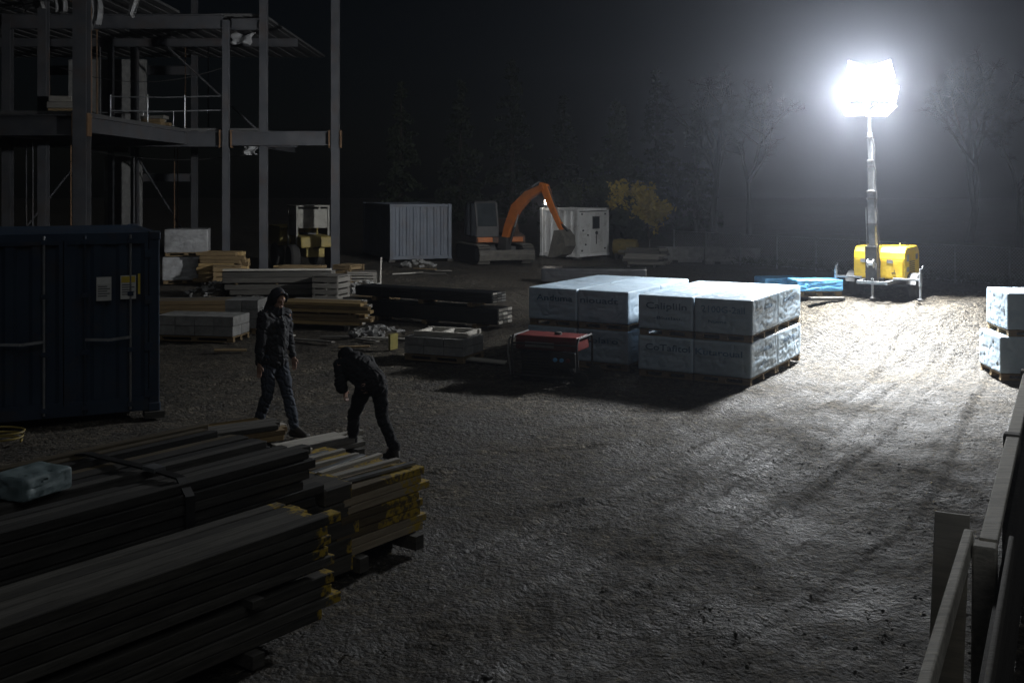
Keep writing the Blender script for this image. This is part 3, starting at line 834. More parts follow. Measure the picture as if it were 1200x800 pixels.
PA, PB, PH = 0.965, 1.45, 0.565
UA = R(-30)                                   # the packs' front faces run along this bearing
ux, vx = Vector((math.cos(UA), math.sin(UA), 0)), Vector((-math.sin(UA), math.cos(UA), 0))
def wrapped_pack(corner, i, j, k, seed, label, t_front=None, t_side=None, group='white wrapped packs stacked on pallets'):
    jx, jy = rng.uniform(-.012, .012), rng.uniform(-.012, .012)
    c = corner + ux * ((i + 0.5) * (PA + 0.012) + jx) + vx * ((j + 0.5) * (PB + 0.015) + jy) + Vector((0, 0, k * (PH + 0.115)))
    t = empty('wrapped_board_pack', c, UA + R(rng.uniform(-.5, .5)), label, 'wrapped pack', group)
    w = pack_mesh(PA, PB, PH, seed).build('wrapping_film', M['film'], t, (0, 0, 0.112), smooth=True)
    pallet(t, PA - .03, PB - .03)
    for s in t_front or []:
        print_on(w, s[0], s[1], 0, s[2], s[3], PA, PB, PH, seed, w=s[4] if len(s) > 4 else None)
    for s in t_side or []:
        print_on(w, s[0], s[1], 1, s[2], s[3], PA, PB, PH, seed, w=s[4] if len(s) > 4 else None)
    for y in (-0.3, 0.3):
        pts = [(PA / 2 + 0.004, y, 0.12), (PA / 2 + 0.004, y, 0.12 + PH - .02), (PA / 2 - .03, y, 0.125 + PH), (0, y, 0.128 + PH), (-PA / 2 + .03, y, 0.125 + PH), (-PA / 2 - 0.004, y, 0.12 + PH - .02), (-PA / 2 - 0.004, y, 0.12)]
    return t
Cr = G(882, 453)
cr_l = Cr - ux * (2 * PA + 0.03)
cl_l = cr_l - ux * (2 * PA + 0.03 + 0.26) + vx * 0.22
TL = [(r'Calipliln', .15, .52, .60, .72), ('-Bluslau.', .07, .55, .3, .5)]
TR = [('2100G-2all', .15, .5, .60, .72), ('Ntxme', .07, .4, .3, .3)]
SD = [('Landinon', .13, .5, .64, .8)]
near_r, near_l = 'the pack group facing the light tower', 'the pack group behind the red generator'
def packs(corner, tag0, gname, txt):
    n = 0
    for k, tier in ((0, 'bottom'), (1, 'top')):
        for i, sd_ in ((0, txt['left']), (1, txt['right'])):
            for j, row in ((0, txt['front']), (1, txt['back'])):
                if k == 0 and i == 0 and j == 1: pass
                fr = sdt = None
                if j == 0: fr = txt['f'][k][i]
                if i == 1: sdt = txt['s'][k][j]
                wrapped_pack(corner, i, j, k, tag0 + n, 'white wrapped pack, %s tier of %s, %s, %s' % (tier, gname, sd_, row), fr, sdt)
                n += 1
packs(cr_l, 1, 'the tower-side stack', dict(left='inner column', right='tower-facing column', front='foremost row', back='row toward the fence',
      f={1: {0: TL, 1: TR}, 0: {0: [('CoTafitol', .15, .55, .60, .78)], 1: [('Kutaroual', .14, .45, .58, .78)]}},
      s={1: {0: [('Labu', .13, .6, .64, .45)], 1: [('inonkot', .13, .5, .64, .7)]}, 0: {0: [('Calnol', .13, .55, .62, .6), ('Jolu', .09, .5, .25, .4)], 1: [('nalihon', .13, .45, .62, .7)]}}))
packs(cl_l, 21, 'the generator-side stack', dict(left='outer column', right='gap-side column', front='foremost row', back='row toward the fence',
      f={1: {0: [('Anduma', .15, .55, .6, .72)], 1: [('niouadt', .15, .42, .6, .72)]}, 0: {0: [('Tafi', .14, .5, .6, .5)], 1: [('tolaro', .14, .5, .6, .6)]}},
      s={1: {0: None, 1: None}, 0: {0: None, 1: None}}))
# two packs at the yard's edge by the timber barrier
pe = G(1177, 447)
for k, (dx, lab) in enumerate(((0, 'lower of two white wrapped packs stacked behind the timber barrier'), (0.12, 'upper of two white wrapped packs stacked behind the timber barrier'))):
    t = empty('wrapped_board_pack', pe + Vector((0.55 + dx, 0.55, k * 0.71)), R(-6), lab, 'wrapped pack', 'white wrapped packs by the barrier')
    pack_mesh(1.05, 1.05, 0.6, 50 + k).build('wrapping_film', M['film'], t, (0, 0, 0.112), smooth=True)
    pallet(t, 1.02, 1.02)

# ================================================================== LIGHT TOWER
TP = G(1037, 347)
SC = 30.3 / 22.0 * TP.y / 30.3 if False else TP.y / 30.3 * 0.94
LZ = (CAMH + (HOR - 110) * TP.y / F - TP.z) / SC
tr = R(-36)
tw = empty('light_tower', TP, tr, 'yellow trailer light tower with raised mast and blazing floodlights', 'light tower')
tw.scale = (SC, SC, SC)
D4, GV = M['dark_metal'], M['galv']
for sx in (-1, 1):
    MB().box((sx * 0.42, 0.0, 0.50), (0.07, 2.5, 0.10)).build('chassis_rail', GV, tw, bevel=0.006)
for y in (-1.2, -0.2, 0.6, 1.2): MB().box((0, y, 0.50), (0.768, 0.07, 0.08)).build('cross_member', GV, tw)
MB().box((0, -0.1, 0.36), (1.62, 0.08, 0.08)).build('axle', D4, tw)
MB().bar((0, 1.28, 0.5), (0, 2.3, 0.48), 0.08, 0.08).build('drawbar', GV, tw)
for sx in (-1, 1):
    x = sx * 0.90
    wh = empty('wheel', (x, -0.1, 0.33)); wh.parent = tw
    prof = [(0.2, -0.1), (0.27, -0.115), (0.315, -0.1), (0.335, -0.05), (0.335, 0.05), (0.315, 0.1), (0.27, 0.115), (0.2, 0.1)]
    MB().lathe(prof, axis='X', n=28).build('tyre', M['rubber'], wh, smooth=True)
    MB().lathe([(0.205, -0.09), (0.205, 0.09), (0.17, 0.06 * sx + .001), (0.08, 0.075 * sx)], axis='X', n=20).build('rim', M['white_paint'], wh, smooth=True)
    for k in range(5):
        an = 2 * math.pi * k / 5
        MB().lathe([(0.014, 0), (0.014, 0.03)], (0.075 * sx, 0.1 * math.cos(an), 0.1 * math.sin(an)), 'X', 6).build('wheel_nut', D4, wh)
    fm = MB()
    pr = []
    for k in range(9):
        an = R(15 + 150 * k / 8); pr.append((-0.1 + 0.42 * math.cos(an), 0.33 + 0.42 * math.sin(an)))
    pr2 = [(-0.1 + (p[0] + 0.1) * 0.95, 0.33 + (p[1] - 0.33) * 0.95) for p in pr]
    fm.prism(pr + pr2[::-1], x - 0.14, x + 0.14); fm.build('mudguard', M['mast'], tw)
    # outriggers
    for y in (-0.75,):
        MB().bar((sx * 0.46, y, 0.60), (sx * 1.24, y, 0.60), 0.06, 0.06).build('outrigger_arm', GV, tw, bevel=0.005)
        oj = MB().tube([(sx * 1.24, y, 0.07), (sx * 1.24, y, 0.92)], 0.035, 10).build('outrigger_jack', GV, tw, smooth=True)
        MB().tube([(sx * 1.24, y, 0.42), (sx * 1.24, y, 0.8)], 0.05, 10).build('jack_sleeve', GV, oj, smooth=True)
        MB().lathe([(0.11, 0.02), (0.11, 0.045), (0.03, 0.07)], (sx * 1.24, y, 0), 'Z', 14).build('jack_foot', D4, oj)
        MB().tube([(sx * 1.24, y, 0.9), (sx * 1.24 + .07, y, 0.96), (sx * 1.24 + .07, y - .06, 1.0)], 0.014, 6).build('crank_handle', GV, oj)
# canopy: two yellow housings with rounded shoulders either side of the mast
def canopy(x0, x1):
    pr = [(-0.62, 0.58), (-0.64, 1.18), (-0.60, 1.36), (-0.50, 1.48), (-0.36, 1.53), (0.66, 1.53), (0.80, 1.48), (0.90, 1.36), (0.94, 1.18), (0.92, 0.58)]
    return MB().prism(pr, x0, x1)
for (x0, x1) in ((-0.74, -0.03), (0.02, 0.76)):
    cpy = canopy(x0, x1).build('canopy', M['yellow'], tw, bevel=0.035, seg=3)
    xm = (x0 + x1) / 2
    MB().box((xm, -0.650, 0.88), (x1 - x0 - 0.1, 0.012, 0.5)).build('canopy_hatch', M['yellow'], cpy, bevel=0.004)
    MB().box((xm + 0.06, -0.664, 0.76), (0.11, 0.016, 0.03)).build('latch', D4, cpy)
    MB().box((xm + 0.08, -0.664, 0.81), (0.016, 0.016, 0.09)).build('latch', D4, cpy)
    MB().box((xm - 0.05, -0.660, 1.1), (0.18, 0.006, 0.1)).build('decal', M['film_grey'], cpy)
    MB().tube([(xm, 0.2, 1.53), (xm, 0.2, 1.62)], 0.028, 8).build('lifting_eye', GV, cpy)
sd_ = MB()
for k in range(7): sd_.box((0.768, 0.12, 0.72 + 0.06 * k), (0.03, 0.5, 0.022))
sd_.build('vent_louvre', M['dull_yellow'], tw)
for y, z, w, h in ((-0.32, 1.2, .2, .2), (-.3, .86, .24, .14), (0.62, 1.2, .22, .16)): MB().box((0.764, y, z), (0.006, w, h)).build('decal', M['film_grey'], tw)
MB().box((0, -0.3, 0.55), (0.36, 1.0, 0.1)).build('mast_cradle', D4, tw)
# mast
lean = Vector((-0.018, 0, 1)); 
MB_y = -0.86
def mp(z): return Vector((-0.06 - 0.027 * (z - 0.5), MB_y, z))
for (z0, z1, w, mt) in ((0.42, 3.2, 0.20, M['mast']), (2.9, 4.1, 0.155, M['mast']), (3.9, 4.9, 0.12, GV), (4.7, LZ + 0.1, 0.09, GV)):
    MB().bar(mp(z0), mp(z1), w, w, up=(0, 1, 0)).build('mast_section', mt, tw, bevel=0.012)
MB().bar(mp(0.45) + Vector((-.03, .02, 0)), mp(1.55) + Vector((-.03, .02, 0)), 0.34, 0.34, up=(0, 1, 0)).build('mast_foot', D4, tw, bevel=0.01)
for z in (1.55, 2.2, 2.95, 3.15, 3.9, 4.05, 4.75):
    MB().box(mp(z) + Vector((0, 0, 0)), (0.25 if z < 3.3 else 0.18, 0.25 if z < 3.3 else .18, 0.06)).build('mast_collar', D4, tw)
pts = [mp(0.9 + i * 0.18) + Vector((0.19 - 0.012 * i * .3 + 0.025 * math.sin(i * 1.7), -0.05, 0)) for i in range(22)]
MB().tube(pts, 0.02, 6).build('power_cable', D4, tw, smooth=True)
MB().tube([mp(0.6 + i * 0.3) + Vector((-0.17, -.03, 0)) for i in range(8)], 0.014, 6).build('hoist_cable', GV, tw)
MB().lathe([(0.13, -.09), (0.13, -.075), (0.07, -.07), (0.07, .07), (0.13, .075), (0.13, .09)], mp(1.05) + Vector((0, -0.24, 0)), 'X', 16).build('winch', GV, tw)
MB().tube([mp(1.05) + Vector((.1, -.24, 0)), mp(1.05) + Vector((.16, -.24, 0)), mp(1.05) + Vector((.16, -.3, -.18))], 0.014, 6).build('winch_handle', D4, tw)
MB().tube([(0.0, -1.2, 0.1), (0.0, -1.2, 0.62)], 0.04, 8).build('jockey_jack', GV, tw, smooth=True)
MB().lathe([(0.09, 0.0), (0.09, 0.03), (0.04, 0.1)], (0, -1.2, 0.02), 'Z', 12).build('jack_foot', D4, tw)
# head: crossbars and floodlights, heads added and rolled to fill out the glare
hp = mp(LZ)
MB().box(hp + Vector((0, 0.02, 0.0)), (1.2, 0.07, 0.07), -tr - R(18)).build('lamp_crossbar', GV, tw)
MB().box(hp + Vector((0, 0.02, 0.0)), (0.07, 0.07, 1.4)).build('lamp_upright', GV, tw)
for (dx, dy, dz, yaw, pit, pw, spr, rol) in ((-0.30, -.12, 0.58, -50, 16, 0.10, 170, 20), (0.31, -.12, 0.56, -8, 14, 0.15, 180, -18), (-0.45, -.12, 0.02, -58, 32, 0.32, 120, -9), (0.43, -.12, -0.02, -20, 24, 0.10, 170, 12),
                                 (-0.36, -.12, -0.54, -34, 62, 0.62, 80, 0), (0.34, -.12, -0.56, 20, 60, 1.0, 88, 0), (-0.2, .30, 0.35, -140, 6, 0.55, 84, 0)):
    fl = empty('floodlight', hp + Matrix.Rotation(-tr - R(18), 3, 'Z') @ Vector((dx, dy, dz)))
    fl.parent = tw
    fl.rotation_euler = Euler((R(pit), R(rol), R(yaw) - tr), 'XYZ')
    hb = MB(); hb.prism([(-.02, -.29), (.07, -.24), (.07, .24), (-.02, .29)], -0.395, 0.395); hb.build('housing', D4, fl, bevel=0.012)
    for k in range(7): MB().box((-0.3 + .1 * k, 0.10, 0), (0.012, 0.06, 0.40)).build('cooling_fin', D4, fl)
    MB().add([(-.38, -.0235, -.275), (.38, -.0235, -.275), (.38, -.0235, .275), (-.38, -.0235, .275)], [(0, 1, 2, 3)]).build('lamp_lens', M['lens'], fl)
    MB().bar((0, 0.07, 0), (0, 0.13, 0), .05, .05).build('bracket', GV, fl)
    ld = bpy.data.lights.new('floodlight_light', 'AREA'); ld.shape = 'RECTANGLE'; ld.size = 0.74; ld.size_y = 0.53; ld.energy = LAMP_W * pw; ld.color = (0.95, 0.975, 1.0); ld.spread = R(spr)
    lo = bpy.data.objects.new('floodlight_light', ld); COL.objects.link(lo); lo.parent = fl; lo.location = (0, -0.04, 0); lo.rotation_euler = (R(-90), 0, 0)

# ================================================================== EXCAVATOR
EX = G(579, 307)
xr = R(20)
ex = empty('excavator', EX, xr, 'orange tracked excavator with raised boom and stick beside the white cabin', 'excavator')
O, D4 = M['orange'], M['dark_metal']
for sx in (-1, 1):
    x = sx * 0.92
    pr = []
    for k in range(10): an = R(90 + 180 * k / 9); pr.append((-1.25 + .36 * math.sin(R(180 * k / 9)) * -1, 0.40 + 0.36 * math.cos(R(180 * k / 9))))
    pr2 = [(1.25 + .36 * math.sin(R(180 * k / 9)), 0.40 - 0.36 * math.cos(R(180 * k / 9))) for k in range(10)]
    loop = pr + pr2
    tk = MB().prism(loop, x - 0.22, x + 0.22).build('track', M['rubber'], ex)
    sh = MB()
    n = len(loop); per = []
    for k in range(n):
        a0, a1 = Vector((loop[k][0], loop[k][1])), Vector((loop[(k + 1) % n][0], loop[(k + 1) % n][1]))
        st = max(1, round((a1 - a0).length / 0.14))
        for q in range(st): per.append((a0.lerp(a1, q / st), (a1 - a0).normalized()))
    for p, d in per:
        sh.bar((x, p.x, p.y), (x, p.x + d.x * .05, p.y + d.y * .05), 0.48, 0.07, up=(0, -d.y, d.x))
    sh.build('grouser', M['machine_grey'], tk)
    for y in (-1.25, 1.25): MB().lathe([(0.26, -.235), (0.26, .235)], (x, y, .4), 'X', 16).build('idler_wheel', D4, tk)
    MB().box((x, 0, 0.42), (0.30, 2.3, 0.28)).build('track_frame', D4, tk)
MB().box((0, 0, 0.5), (1.4, 1.3, 0.32)).build('undercarriage', D4, ex)
MB().lathe([(0.5, 0.66), (0.5, 0.8)], n=20).build('slew_ring', D4, ex)
bl_ = MB(); bl_.prism([(-1.45, 0.16), (-1.60, 0.18), (-1.66, 0.40), (-1.58, 0.58), (-1.50, 0.40)], -1.15, 1.15); bl_.build('dozer_blade', M['machine_grey'], ex)
for sx in (-1, 1): MB().bar((sx * .55, -.6, .45), (sx * .55, -1.5, .35), .1, .12).build('blade_arm', D4, ex)
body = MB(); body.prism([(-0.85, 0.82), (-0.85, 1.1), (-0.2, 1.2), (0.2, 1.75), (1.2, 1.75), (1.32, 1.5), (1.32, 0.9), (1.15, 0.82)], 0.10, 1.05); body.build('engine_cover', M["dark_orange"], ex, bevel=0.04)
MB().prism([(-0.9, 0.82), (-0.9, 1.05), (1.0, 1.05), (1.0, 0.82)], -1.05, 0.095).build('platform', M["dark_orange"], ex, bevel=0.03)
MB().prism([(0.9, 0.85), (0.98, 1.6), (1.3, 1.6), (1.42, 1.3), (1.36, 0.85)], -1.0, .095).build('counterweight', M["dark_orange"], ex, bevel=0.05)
cab = MB()
cp = [(-0.80, 1.06), (-0.86, 1.55), (-0.62, 2.42), (0.55, 2.46), (0.72, 1.9), (0.72, 1.06)]
cb = MB().prism([(-0.62, 2.40), (-0.55, 2.5), (0.5, 2.52), (0.58, 2.42)], -1.03, -0.10).build('cab', D4, ex, bevel=0.03)
for x in (-1.0, -0.13):
    for (a_, b_) in (((-0.8, 1.06), (-0.84, 1.5)), ((-0.84, 1.5), (-0.6, 2.42)), ((0.70, 1.06), (0.70, 1.9)), ((0.70, 1.9), (0.55, 2.43)), ((-0.05, 1.06), (0.0, 2.42))):
        MB().bar((x, a_[0], a_[1]), (x, b_[0], b_[1]), 0.06, 0.07, up=(1, 0, 0)).build('cab_pillar', D4, cb)
    MB().prism([(-0.78, 1.1), (-0.80, 1.5), (-0.58, 2.38), (0.52, 2.4), (0.66, 1.88), (0.66, 1.1)], x - .012, x + .012).build('cab_glass', M['glass'], cb)
MB().bar((-.565, -0.83, 1.5), (-.565, -0.59, 2.4), 0.8, 0.02, up=(0, -1, .3)).build('cab_glass', M['glass'], cb)
MB().box((-.565, -0.82, 1.28), (0.82, 0.04, 0.42)).build('cab_front_panel', D4, cb)
MB().box((-0.56, 0.2, 1.3), (0.5, 0.5, 0.45)).build('operator_seat', D4, ex)
for x in (-0.78, 0.72): MB().box((x * .9, -0.93, 0.96), (0.62 if x < 0 else .5, 0.1, 0.2)).build('front_step', O, ex, bevel=0.02)
# boom swung to the right of the house
bo = empty('boom_group', (0.1, -0.95, 0.78), R(52) - xr); 
bo.name = 'boom'; bo.parent = ex
def arm(mbn, pts, ws, th, mt, parent):
    """plate-sided arm in the local y-z plane: pts (reach, z), half-depths ws"""
    L_, R_ = [], []
    n = len(pts)
    for i in range(n):
        p = Vector(pts[i]); d = Vector(pts[min(i + 1, n - 1)]) - Vector(pts[max(i - 1, 0)]); d.normalize()
        nn = Vector((-d.y, d.x)) * ws[i]
        L_.append(p + nn); R_.append(p - nn)
    poly = [(-p.x, p.y) for p in L_] + [(-p.x, p.y) for p in reversed(R_)]
    return MB().prism(poly, -th / 2, th / 2).build(mbn, mt, parent, bevel=0.02)
arm('swing_post', [(0, -.2), (0.05, .3)], [.22, .2], .34, D4, bo)
arm('boom_arm', [(0, 0), (0.25, .75), (0.62, 1.45), (1.2, 1.95), (2.0, 2.3)], [.13, .17, .22, .18, .11], .24, O, bo)
arm('stick', [(1.80, 2.42), (2.0, 2.3), (2.25, 1.75), (2.85, .62)], [.06, .17, .15, .08], .19, O, bo)
def ram(a_, b_, r=0.05, parent=bo):
    A, B = Vector((0, -a_[0], a_[1])), Vector((0, -b_[0], b_[1])); mid = A.lerp(B, .58)
    c = MB().tube([A, mid], r, 10).build('ram_cylinder', D4, parent, smooth=True)
    MB().tube([mid, B], r * .55, 8).build('ram_rod', GV, c, smooth=True)
ram((0.28, 0.02), (0.72, 1.2), .055); ram((0.85, 2.02), (1.78, 2.5), .05); ram((2.15, 2.3), (2.82, .95), .045)
bk = [(2.70, .62), (2.95, .66), (3.18, .40), (3.22, .05), (3.02, -.28), (2.70, -.42), (2.42, -.40), (2.40, -.36), (2.68, -.34), (2.95, -.20), (3.12, .05), (3.08, .36), (2.90, .56), (2.74, .56)]
bu = MB().prism([(-x, z) for x, z in bk], -.34, .34).build('bucket', M['machine_grey'], bo)
for s in (-1, 1):
    MB().prism([(-x, z) for x, z in bk[:7]], s * .34 - .012 + s * .013, s * .34 + .012 + s * .013).build('bucket_side', M['machine_grey'], bu)
for k in range(4): MB().bar((-.27 + .18 * k, -2.42, -.39), (-.27 + .18 * k, -2.24, -.35), .06, .035).build('bucket_tooth', GV, bu)
MB().bar((0, -2.75, .9), (0, -3.1, .62), .12, .05).build('bucket_link', D4, bu)

# ================================================================== SITE DUMPER (dim, behind the frame)
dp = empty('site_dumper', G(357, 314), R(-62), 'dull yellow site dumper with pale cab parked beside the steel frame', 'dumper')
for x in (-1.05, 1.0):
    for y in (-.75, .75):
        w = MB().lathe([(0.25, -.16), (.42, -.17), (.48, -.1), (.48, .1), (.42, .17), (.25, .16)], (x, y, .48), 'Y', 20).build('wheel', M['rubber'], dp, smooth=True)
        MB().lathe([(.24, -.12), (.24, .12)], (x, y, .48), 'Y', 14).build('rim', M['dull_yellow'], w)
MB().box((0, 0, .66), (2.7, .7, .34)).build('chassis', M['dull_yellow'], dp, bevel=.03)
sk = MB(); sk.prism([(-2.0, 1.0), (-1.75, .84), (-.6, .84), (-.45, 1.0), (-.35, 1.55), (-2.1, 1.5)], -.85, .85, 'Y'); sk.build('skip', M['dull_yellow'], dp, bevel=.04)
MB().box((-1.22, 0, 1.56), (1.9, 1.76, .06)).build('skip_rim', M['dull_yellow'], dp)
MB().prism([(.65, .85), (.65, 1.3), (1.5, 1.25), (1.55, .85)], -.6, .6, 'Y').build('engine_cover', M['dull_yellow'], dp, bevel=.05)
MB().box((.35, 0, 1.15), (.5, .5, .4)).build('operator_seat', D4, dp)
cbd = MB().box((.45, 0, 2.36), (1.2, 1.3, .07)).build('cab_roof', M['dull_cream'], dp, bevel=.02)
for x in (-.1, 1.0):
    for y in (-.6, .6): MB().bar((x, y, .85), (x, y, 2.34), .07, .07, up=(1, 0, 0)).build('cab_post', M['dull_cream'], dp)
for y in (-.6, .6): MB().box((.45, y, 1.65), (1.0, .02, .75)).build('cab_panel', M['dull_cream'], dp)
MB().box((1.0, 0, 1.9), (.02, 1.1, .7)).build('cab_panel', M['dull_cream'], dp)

# ================================================================== GENERATOR
gA = R(-24)
gp = G(667, 455)
gn = empty('generator', Vector((0.66, 17.4, 0)), gA, 'red-topped portable generator in a black tube frame before the wrapped packs', 'generator')
gn.scale = (1, 1, .92)
for sx in (-1, 1):
    x = sx * .56
    MB().tube([(x, -.34, .04), (x, -.36, .7), (x, -.3, .80), (x, .3, .80), (x, .36, .7), (x, .34, .04), (x, -.34, .04)], .02, 8).build('tube_frame', D4, gn, smooth=True)
for y, z in ((-.36, .12), (.36, .12), (-.36, .68), (.36, .68)): MB().tube([(-.56, y, z), (.56, y, z)], .018, 8).build('cross_tube', D4, gn, smooth=True)
tk = MB().prism([(-.30, .56), (-.31, .74), (-.27, .81), (.27, .81), (.31, .74), (.30, .56)], -.53, .53).build('fuel_tank', M['red'], gn, bevel=.025, seg=3)
MB().lathe([(.06, .81), (.06, .85), (.04, .86)], (.1, 0, 0), 'Z', 14).build('fuel_cap', D4, tk)
MB().box((-.1, -.318, .66), (.5, .006, .09)).build('decal', M['film_grey'], tk)
MB().box((-.18, 0, .30), (.56, .46, .42)).build('engine_block', D4, gn, bevel=.03)
for k in range(6): MB().box((-.18, -.24, .16 + .05 * k), (.42, .03, .018)).build('cooling_fin', D4, gn)
MB().lathe([(.2, -.0), (.2, .22), (.14, .27)], (.14, 0, .30), 'X', 18).build('alternator', D4, gn)
pn = MB().box((.3, -.30, .42), (.42, .05, .26)).build('control_panel', M['dark_metal'], gn, bevel=.01)
for k, c in ((0, 'film_blue'), (1, 'film_blue'), (2, 'red')): MB().lathe([(.035, 0), (.035, -.03), (.02, -.035)], (.18 + .11 * k, -.325, .42), 'Y', 12).build('socket', M[c], pn)
for x in (-.34, .34):
    w = MB().lathe([(.04, -.04), (.12, -.04), (.13, 0), (.12, .04), (.04, .04)], (.62, x, .13), 'Y', 16).build('wheel', M['rubber'], gn, smooth=True)
MB().tube([(-.6, -.3, .1), (-.66, -.3, .5), (-.64, -.3, .72), (-.6, -.3, .78)], .018, 8).build('carry_handle', GV, gn, smooth=True)
MB().lathe([(.07, -.2), (.07, .2)], (-.42, .2, .42), 'X', 12).build('silencer', D4, gn)

# ================================================================== TIMBER PACKS
plank_cache = {}
def plank_mesh(L, w, h, mt):
    key = (round(L, 2), round(w, 3), round(h, 3), mt.name)
    if key not in plank_cache:
        b = min(w, h) * 0.09
        m = MB(); m.box((0, 0, 0), (L, w, h))
        me = m.mesh('plank', mt)
        bm = bmesh.new(); bm.from_mesh(me)
        bmesh.ops.bevel(bm, geom=list(bm.edges), offset=b, segments=1, affect='EDGES')
        bm.to_mesh(me); bm.free()
        plank_cache[key] = me
    return plank_cache[key]

def timber_pack(label, loc, rz, L, W, H, nl, nw, mts, stag=0.05, bearers=True, paint=None, name='timber_pack', cat='timber pack', group=None, gap=0.006, seed=0, sticks=(), z0=0.09, full=True):
    r = random.Random(seed)
    t = empty(name, loc, rz, label, cat, group)
    if bearers:
        for x in (-L * .36, L * .36):
            MB().box((x, 0, z0 / 2 - .005), (.1, W + .16, z0)).build('bearer', M['wood_dark'], t)
    h, w = H / nl, W / nw
    z = z0
    for k in range(nl):
        if k in sticks:
            for x in (-L * .38, 0, L * .38): MB().box((x, 0, z + .017), (.05, W + .02, .034)).build('spacer_batten', M['wood_brown'], t)
            z += 0.036
        for i in range(nw):
            if not full and 0 < i < nw - 1 and k < nl - 1: continue
            d = r.uniform(-stag, stag)
            lz = round(L + r.choice((-1, 0, 0, 1)) * stag, 2)
            mt = r.choice(mts)
            o = link('plank', plank_mesh(lz, w - gap, h - gap, mt), t, (d, -W / 2 + w * (i + .5) + r.uniform(-.003, .003), z + h / 2), (R(r.uniform(-.5, .5)), R(r.uniform(-.15, .15)), R(r.uniform(-.25, .25))))
            if paint and r.random() < paint[1]:
                pl = r.uniform(.06, paint[0])
                s = MB().box((lz / 2 - pl / 2 + .002, 0, 0), (pl, w - gap + .004, h - gap + .004)); s.build('painted_end', M['end_paint'], o)
        z += h
    t['top'] = z
    return t

for k, (x, y, w, h) in enumerate(((-13.4, YB + 2, .9, .5), (-15.6, YB + 1.4, 1.3, .35), (-17.2, YF + 4.5, 1.2, .6), (-14.6, YF + 6, .8, .8))):
    t_ = timber_pack(('small dim pile of boards on the first floor deck behind the guard rail', 'longer dim pile of boards on the first floor deck by the sheeted props', 'pile of boards on the first floor deck behind the thick front column', 'high pile of short boards on the first floor deck of the steel frame')[k], (x, y, Z1 + .12), R(10 * k - 15), w, .6, h, 4, 3, [M['wood_grey'], M['wood_brown']], .1, True, None, seed=40 + k, z0=.06, group='board piles on the first floor deck')

AA = math.atan2(0.80, 0.60)                    # bearing of the long foreground stacks
ax, an_ = Vector((math.cos(AA), math.sin(AA), 0)), Vector((-math.sin(AA), math.cos(AA), 0))
E1 = G(388, 735)                               # near end of the foremost stack
# foremost grey baulks: two packs one on the other
L1 = 5.2
def along(s0, L, off, W): return E1 + ax * (s0 - L / 2) + an_ * (off + W / 2)
WG = [painted_wood('wood_grey_tagged', (0.05, 0.047, 0.04), (0.13, 0.122, 0.105), 2.50, .12), painted_wood('wood_dark_tagged', (0.026, 0.024, 0.021), (0.08, 0.074, 0.062), 2.52, .12)]
WP = [painted_wood('plank_painted', (0.13, 0.09, 0.045), (0.26, 0.18, 0.09), .12, .42), painted_wood('plank_painted_pale', (0.26, 0.21, 0.14), (0.42, 0.35, 0.25), .22, .35), painted_wood('plank_painted_dark', (0.08, 0.06, 0.035), (0.16, 0.12, 0.065), .05, .42)]
WS = [painted_wood('short_timber_tagged', (0.04, 0.037, 0.032), (0.09, 0.083, 0.07), .14, .10)]
timber_pack('lower pack of long grey baulks on bearers, foremost of the timber stacks', along(0, L1, 0, .58), AA, L1, .58, .31, 4, 5, WG, .07, True, None, seed=1, group='long timber packs in the foreground')
timber_pack('upper pack of long grey baulks, foremost of the timber stacks', along(.0, L1, 0, .58) + Vector((0, 0, .40)), AA, L1, .58, .36, 5, 5, WG, .10, True, None, seed=2, z0=.05, group='long timber packs in the foreground')
# long bundle of dark weathered boards under straps
PL, PW, off2 = 5.6, 1.5, .66
e2 = .5
WD = [mat('board_black', (0.012, 0.012, 0.013), (0.035, 0.033, 0.03), .55, .85, **WOODK), mat('board_dark', (0.02, 0.019, 0.018), (0.06, 0.056, 0.05), .6, .9, **WOODK), mat('board_weathered', (0.035, 0.033, 0.03), (0.10, 0.095, 0.085), .6, .9, **WOODK), mat('board_tan', (0.05, 0.038, 0.02), (0.13, 0.10, 0.055), .65, .9, **WOODK)]
pb = empty('board_bundle', along(e2, PL, off2, PW), AA, 'strapped bundle of long thin dark weathered boards, taller than the grey baulks', 'board bundle')
nlay, nr = 13, 12
bh, bw = .075, PW / nr
for k in range(nlay):
    for i in range(nr):
        top = k == nlay - 1
        if top and i in (3, 8): continue
        mt_ = rng.choice((WD[0], WD[0], WD[1], WD[1], WD[2], WD[3] if top else WD[1]))
        o = link('board', plank_mesh(rng.choice((5.4, 5.5, 5.6)), bw - rng.choice((.012, .02, .03)), bh - .006, mt_), pb,
                 (rng.uniform(-.08, .08), -PW / 2 + bw * (i + .5) + rng.uniform(-.01, .01), .12 + bh * (k + .5) + (rng.uniform(-.004, .012) if top else 0)), (R(rng.uniform(-5, 5) if top else rng.uniform(-.6, .6)), R(rng.uniform(-.12, .12)), R(rng.uniform(-.25, .25))))
for x in (-PL * .36, -PL * .1, PL * .36): MB().box((x, 0, .06), (.14, PW + .1, .12)).build('bearer', M['wood_dark'], pb)
ztop = .12 + bh * nlay
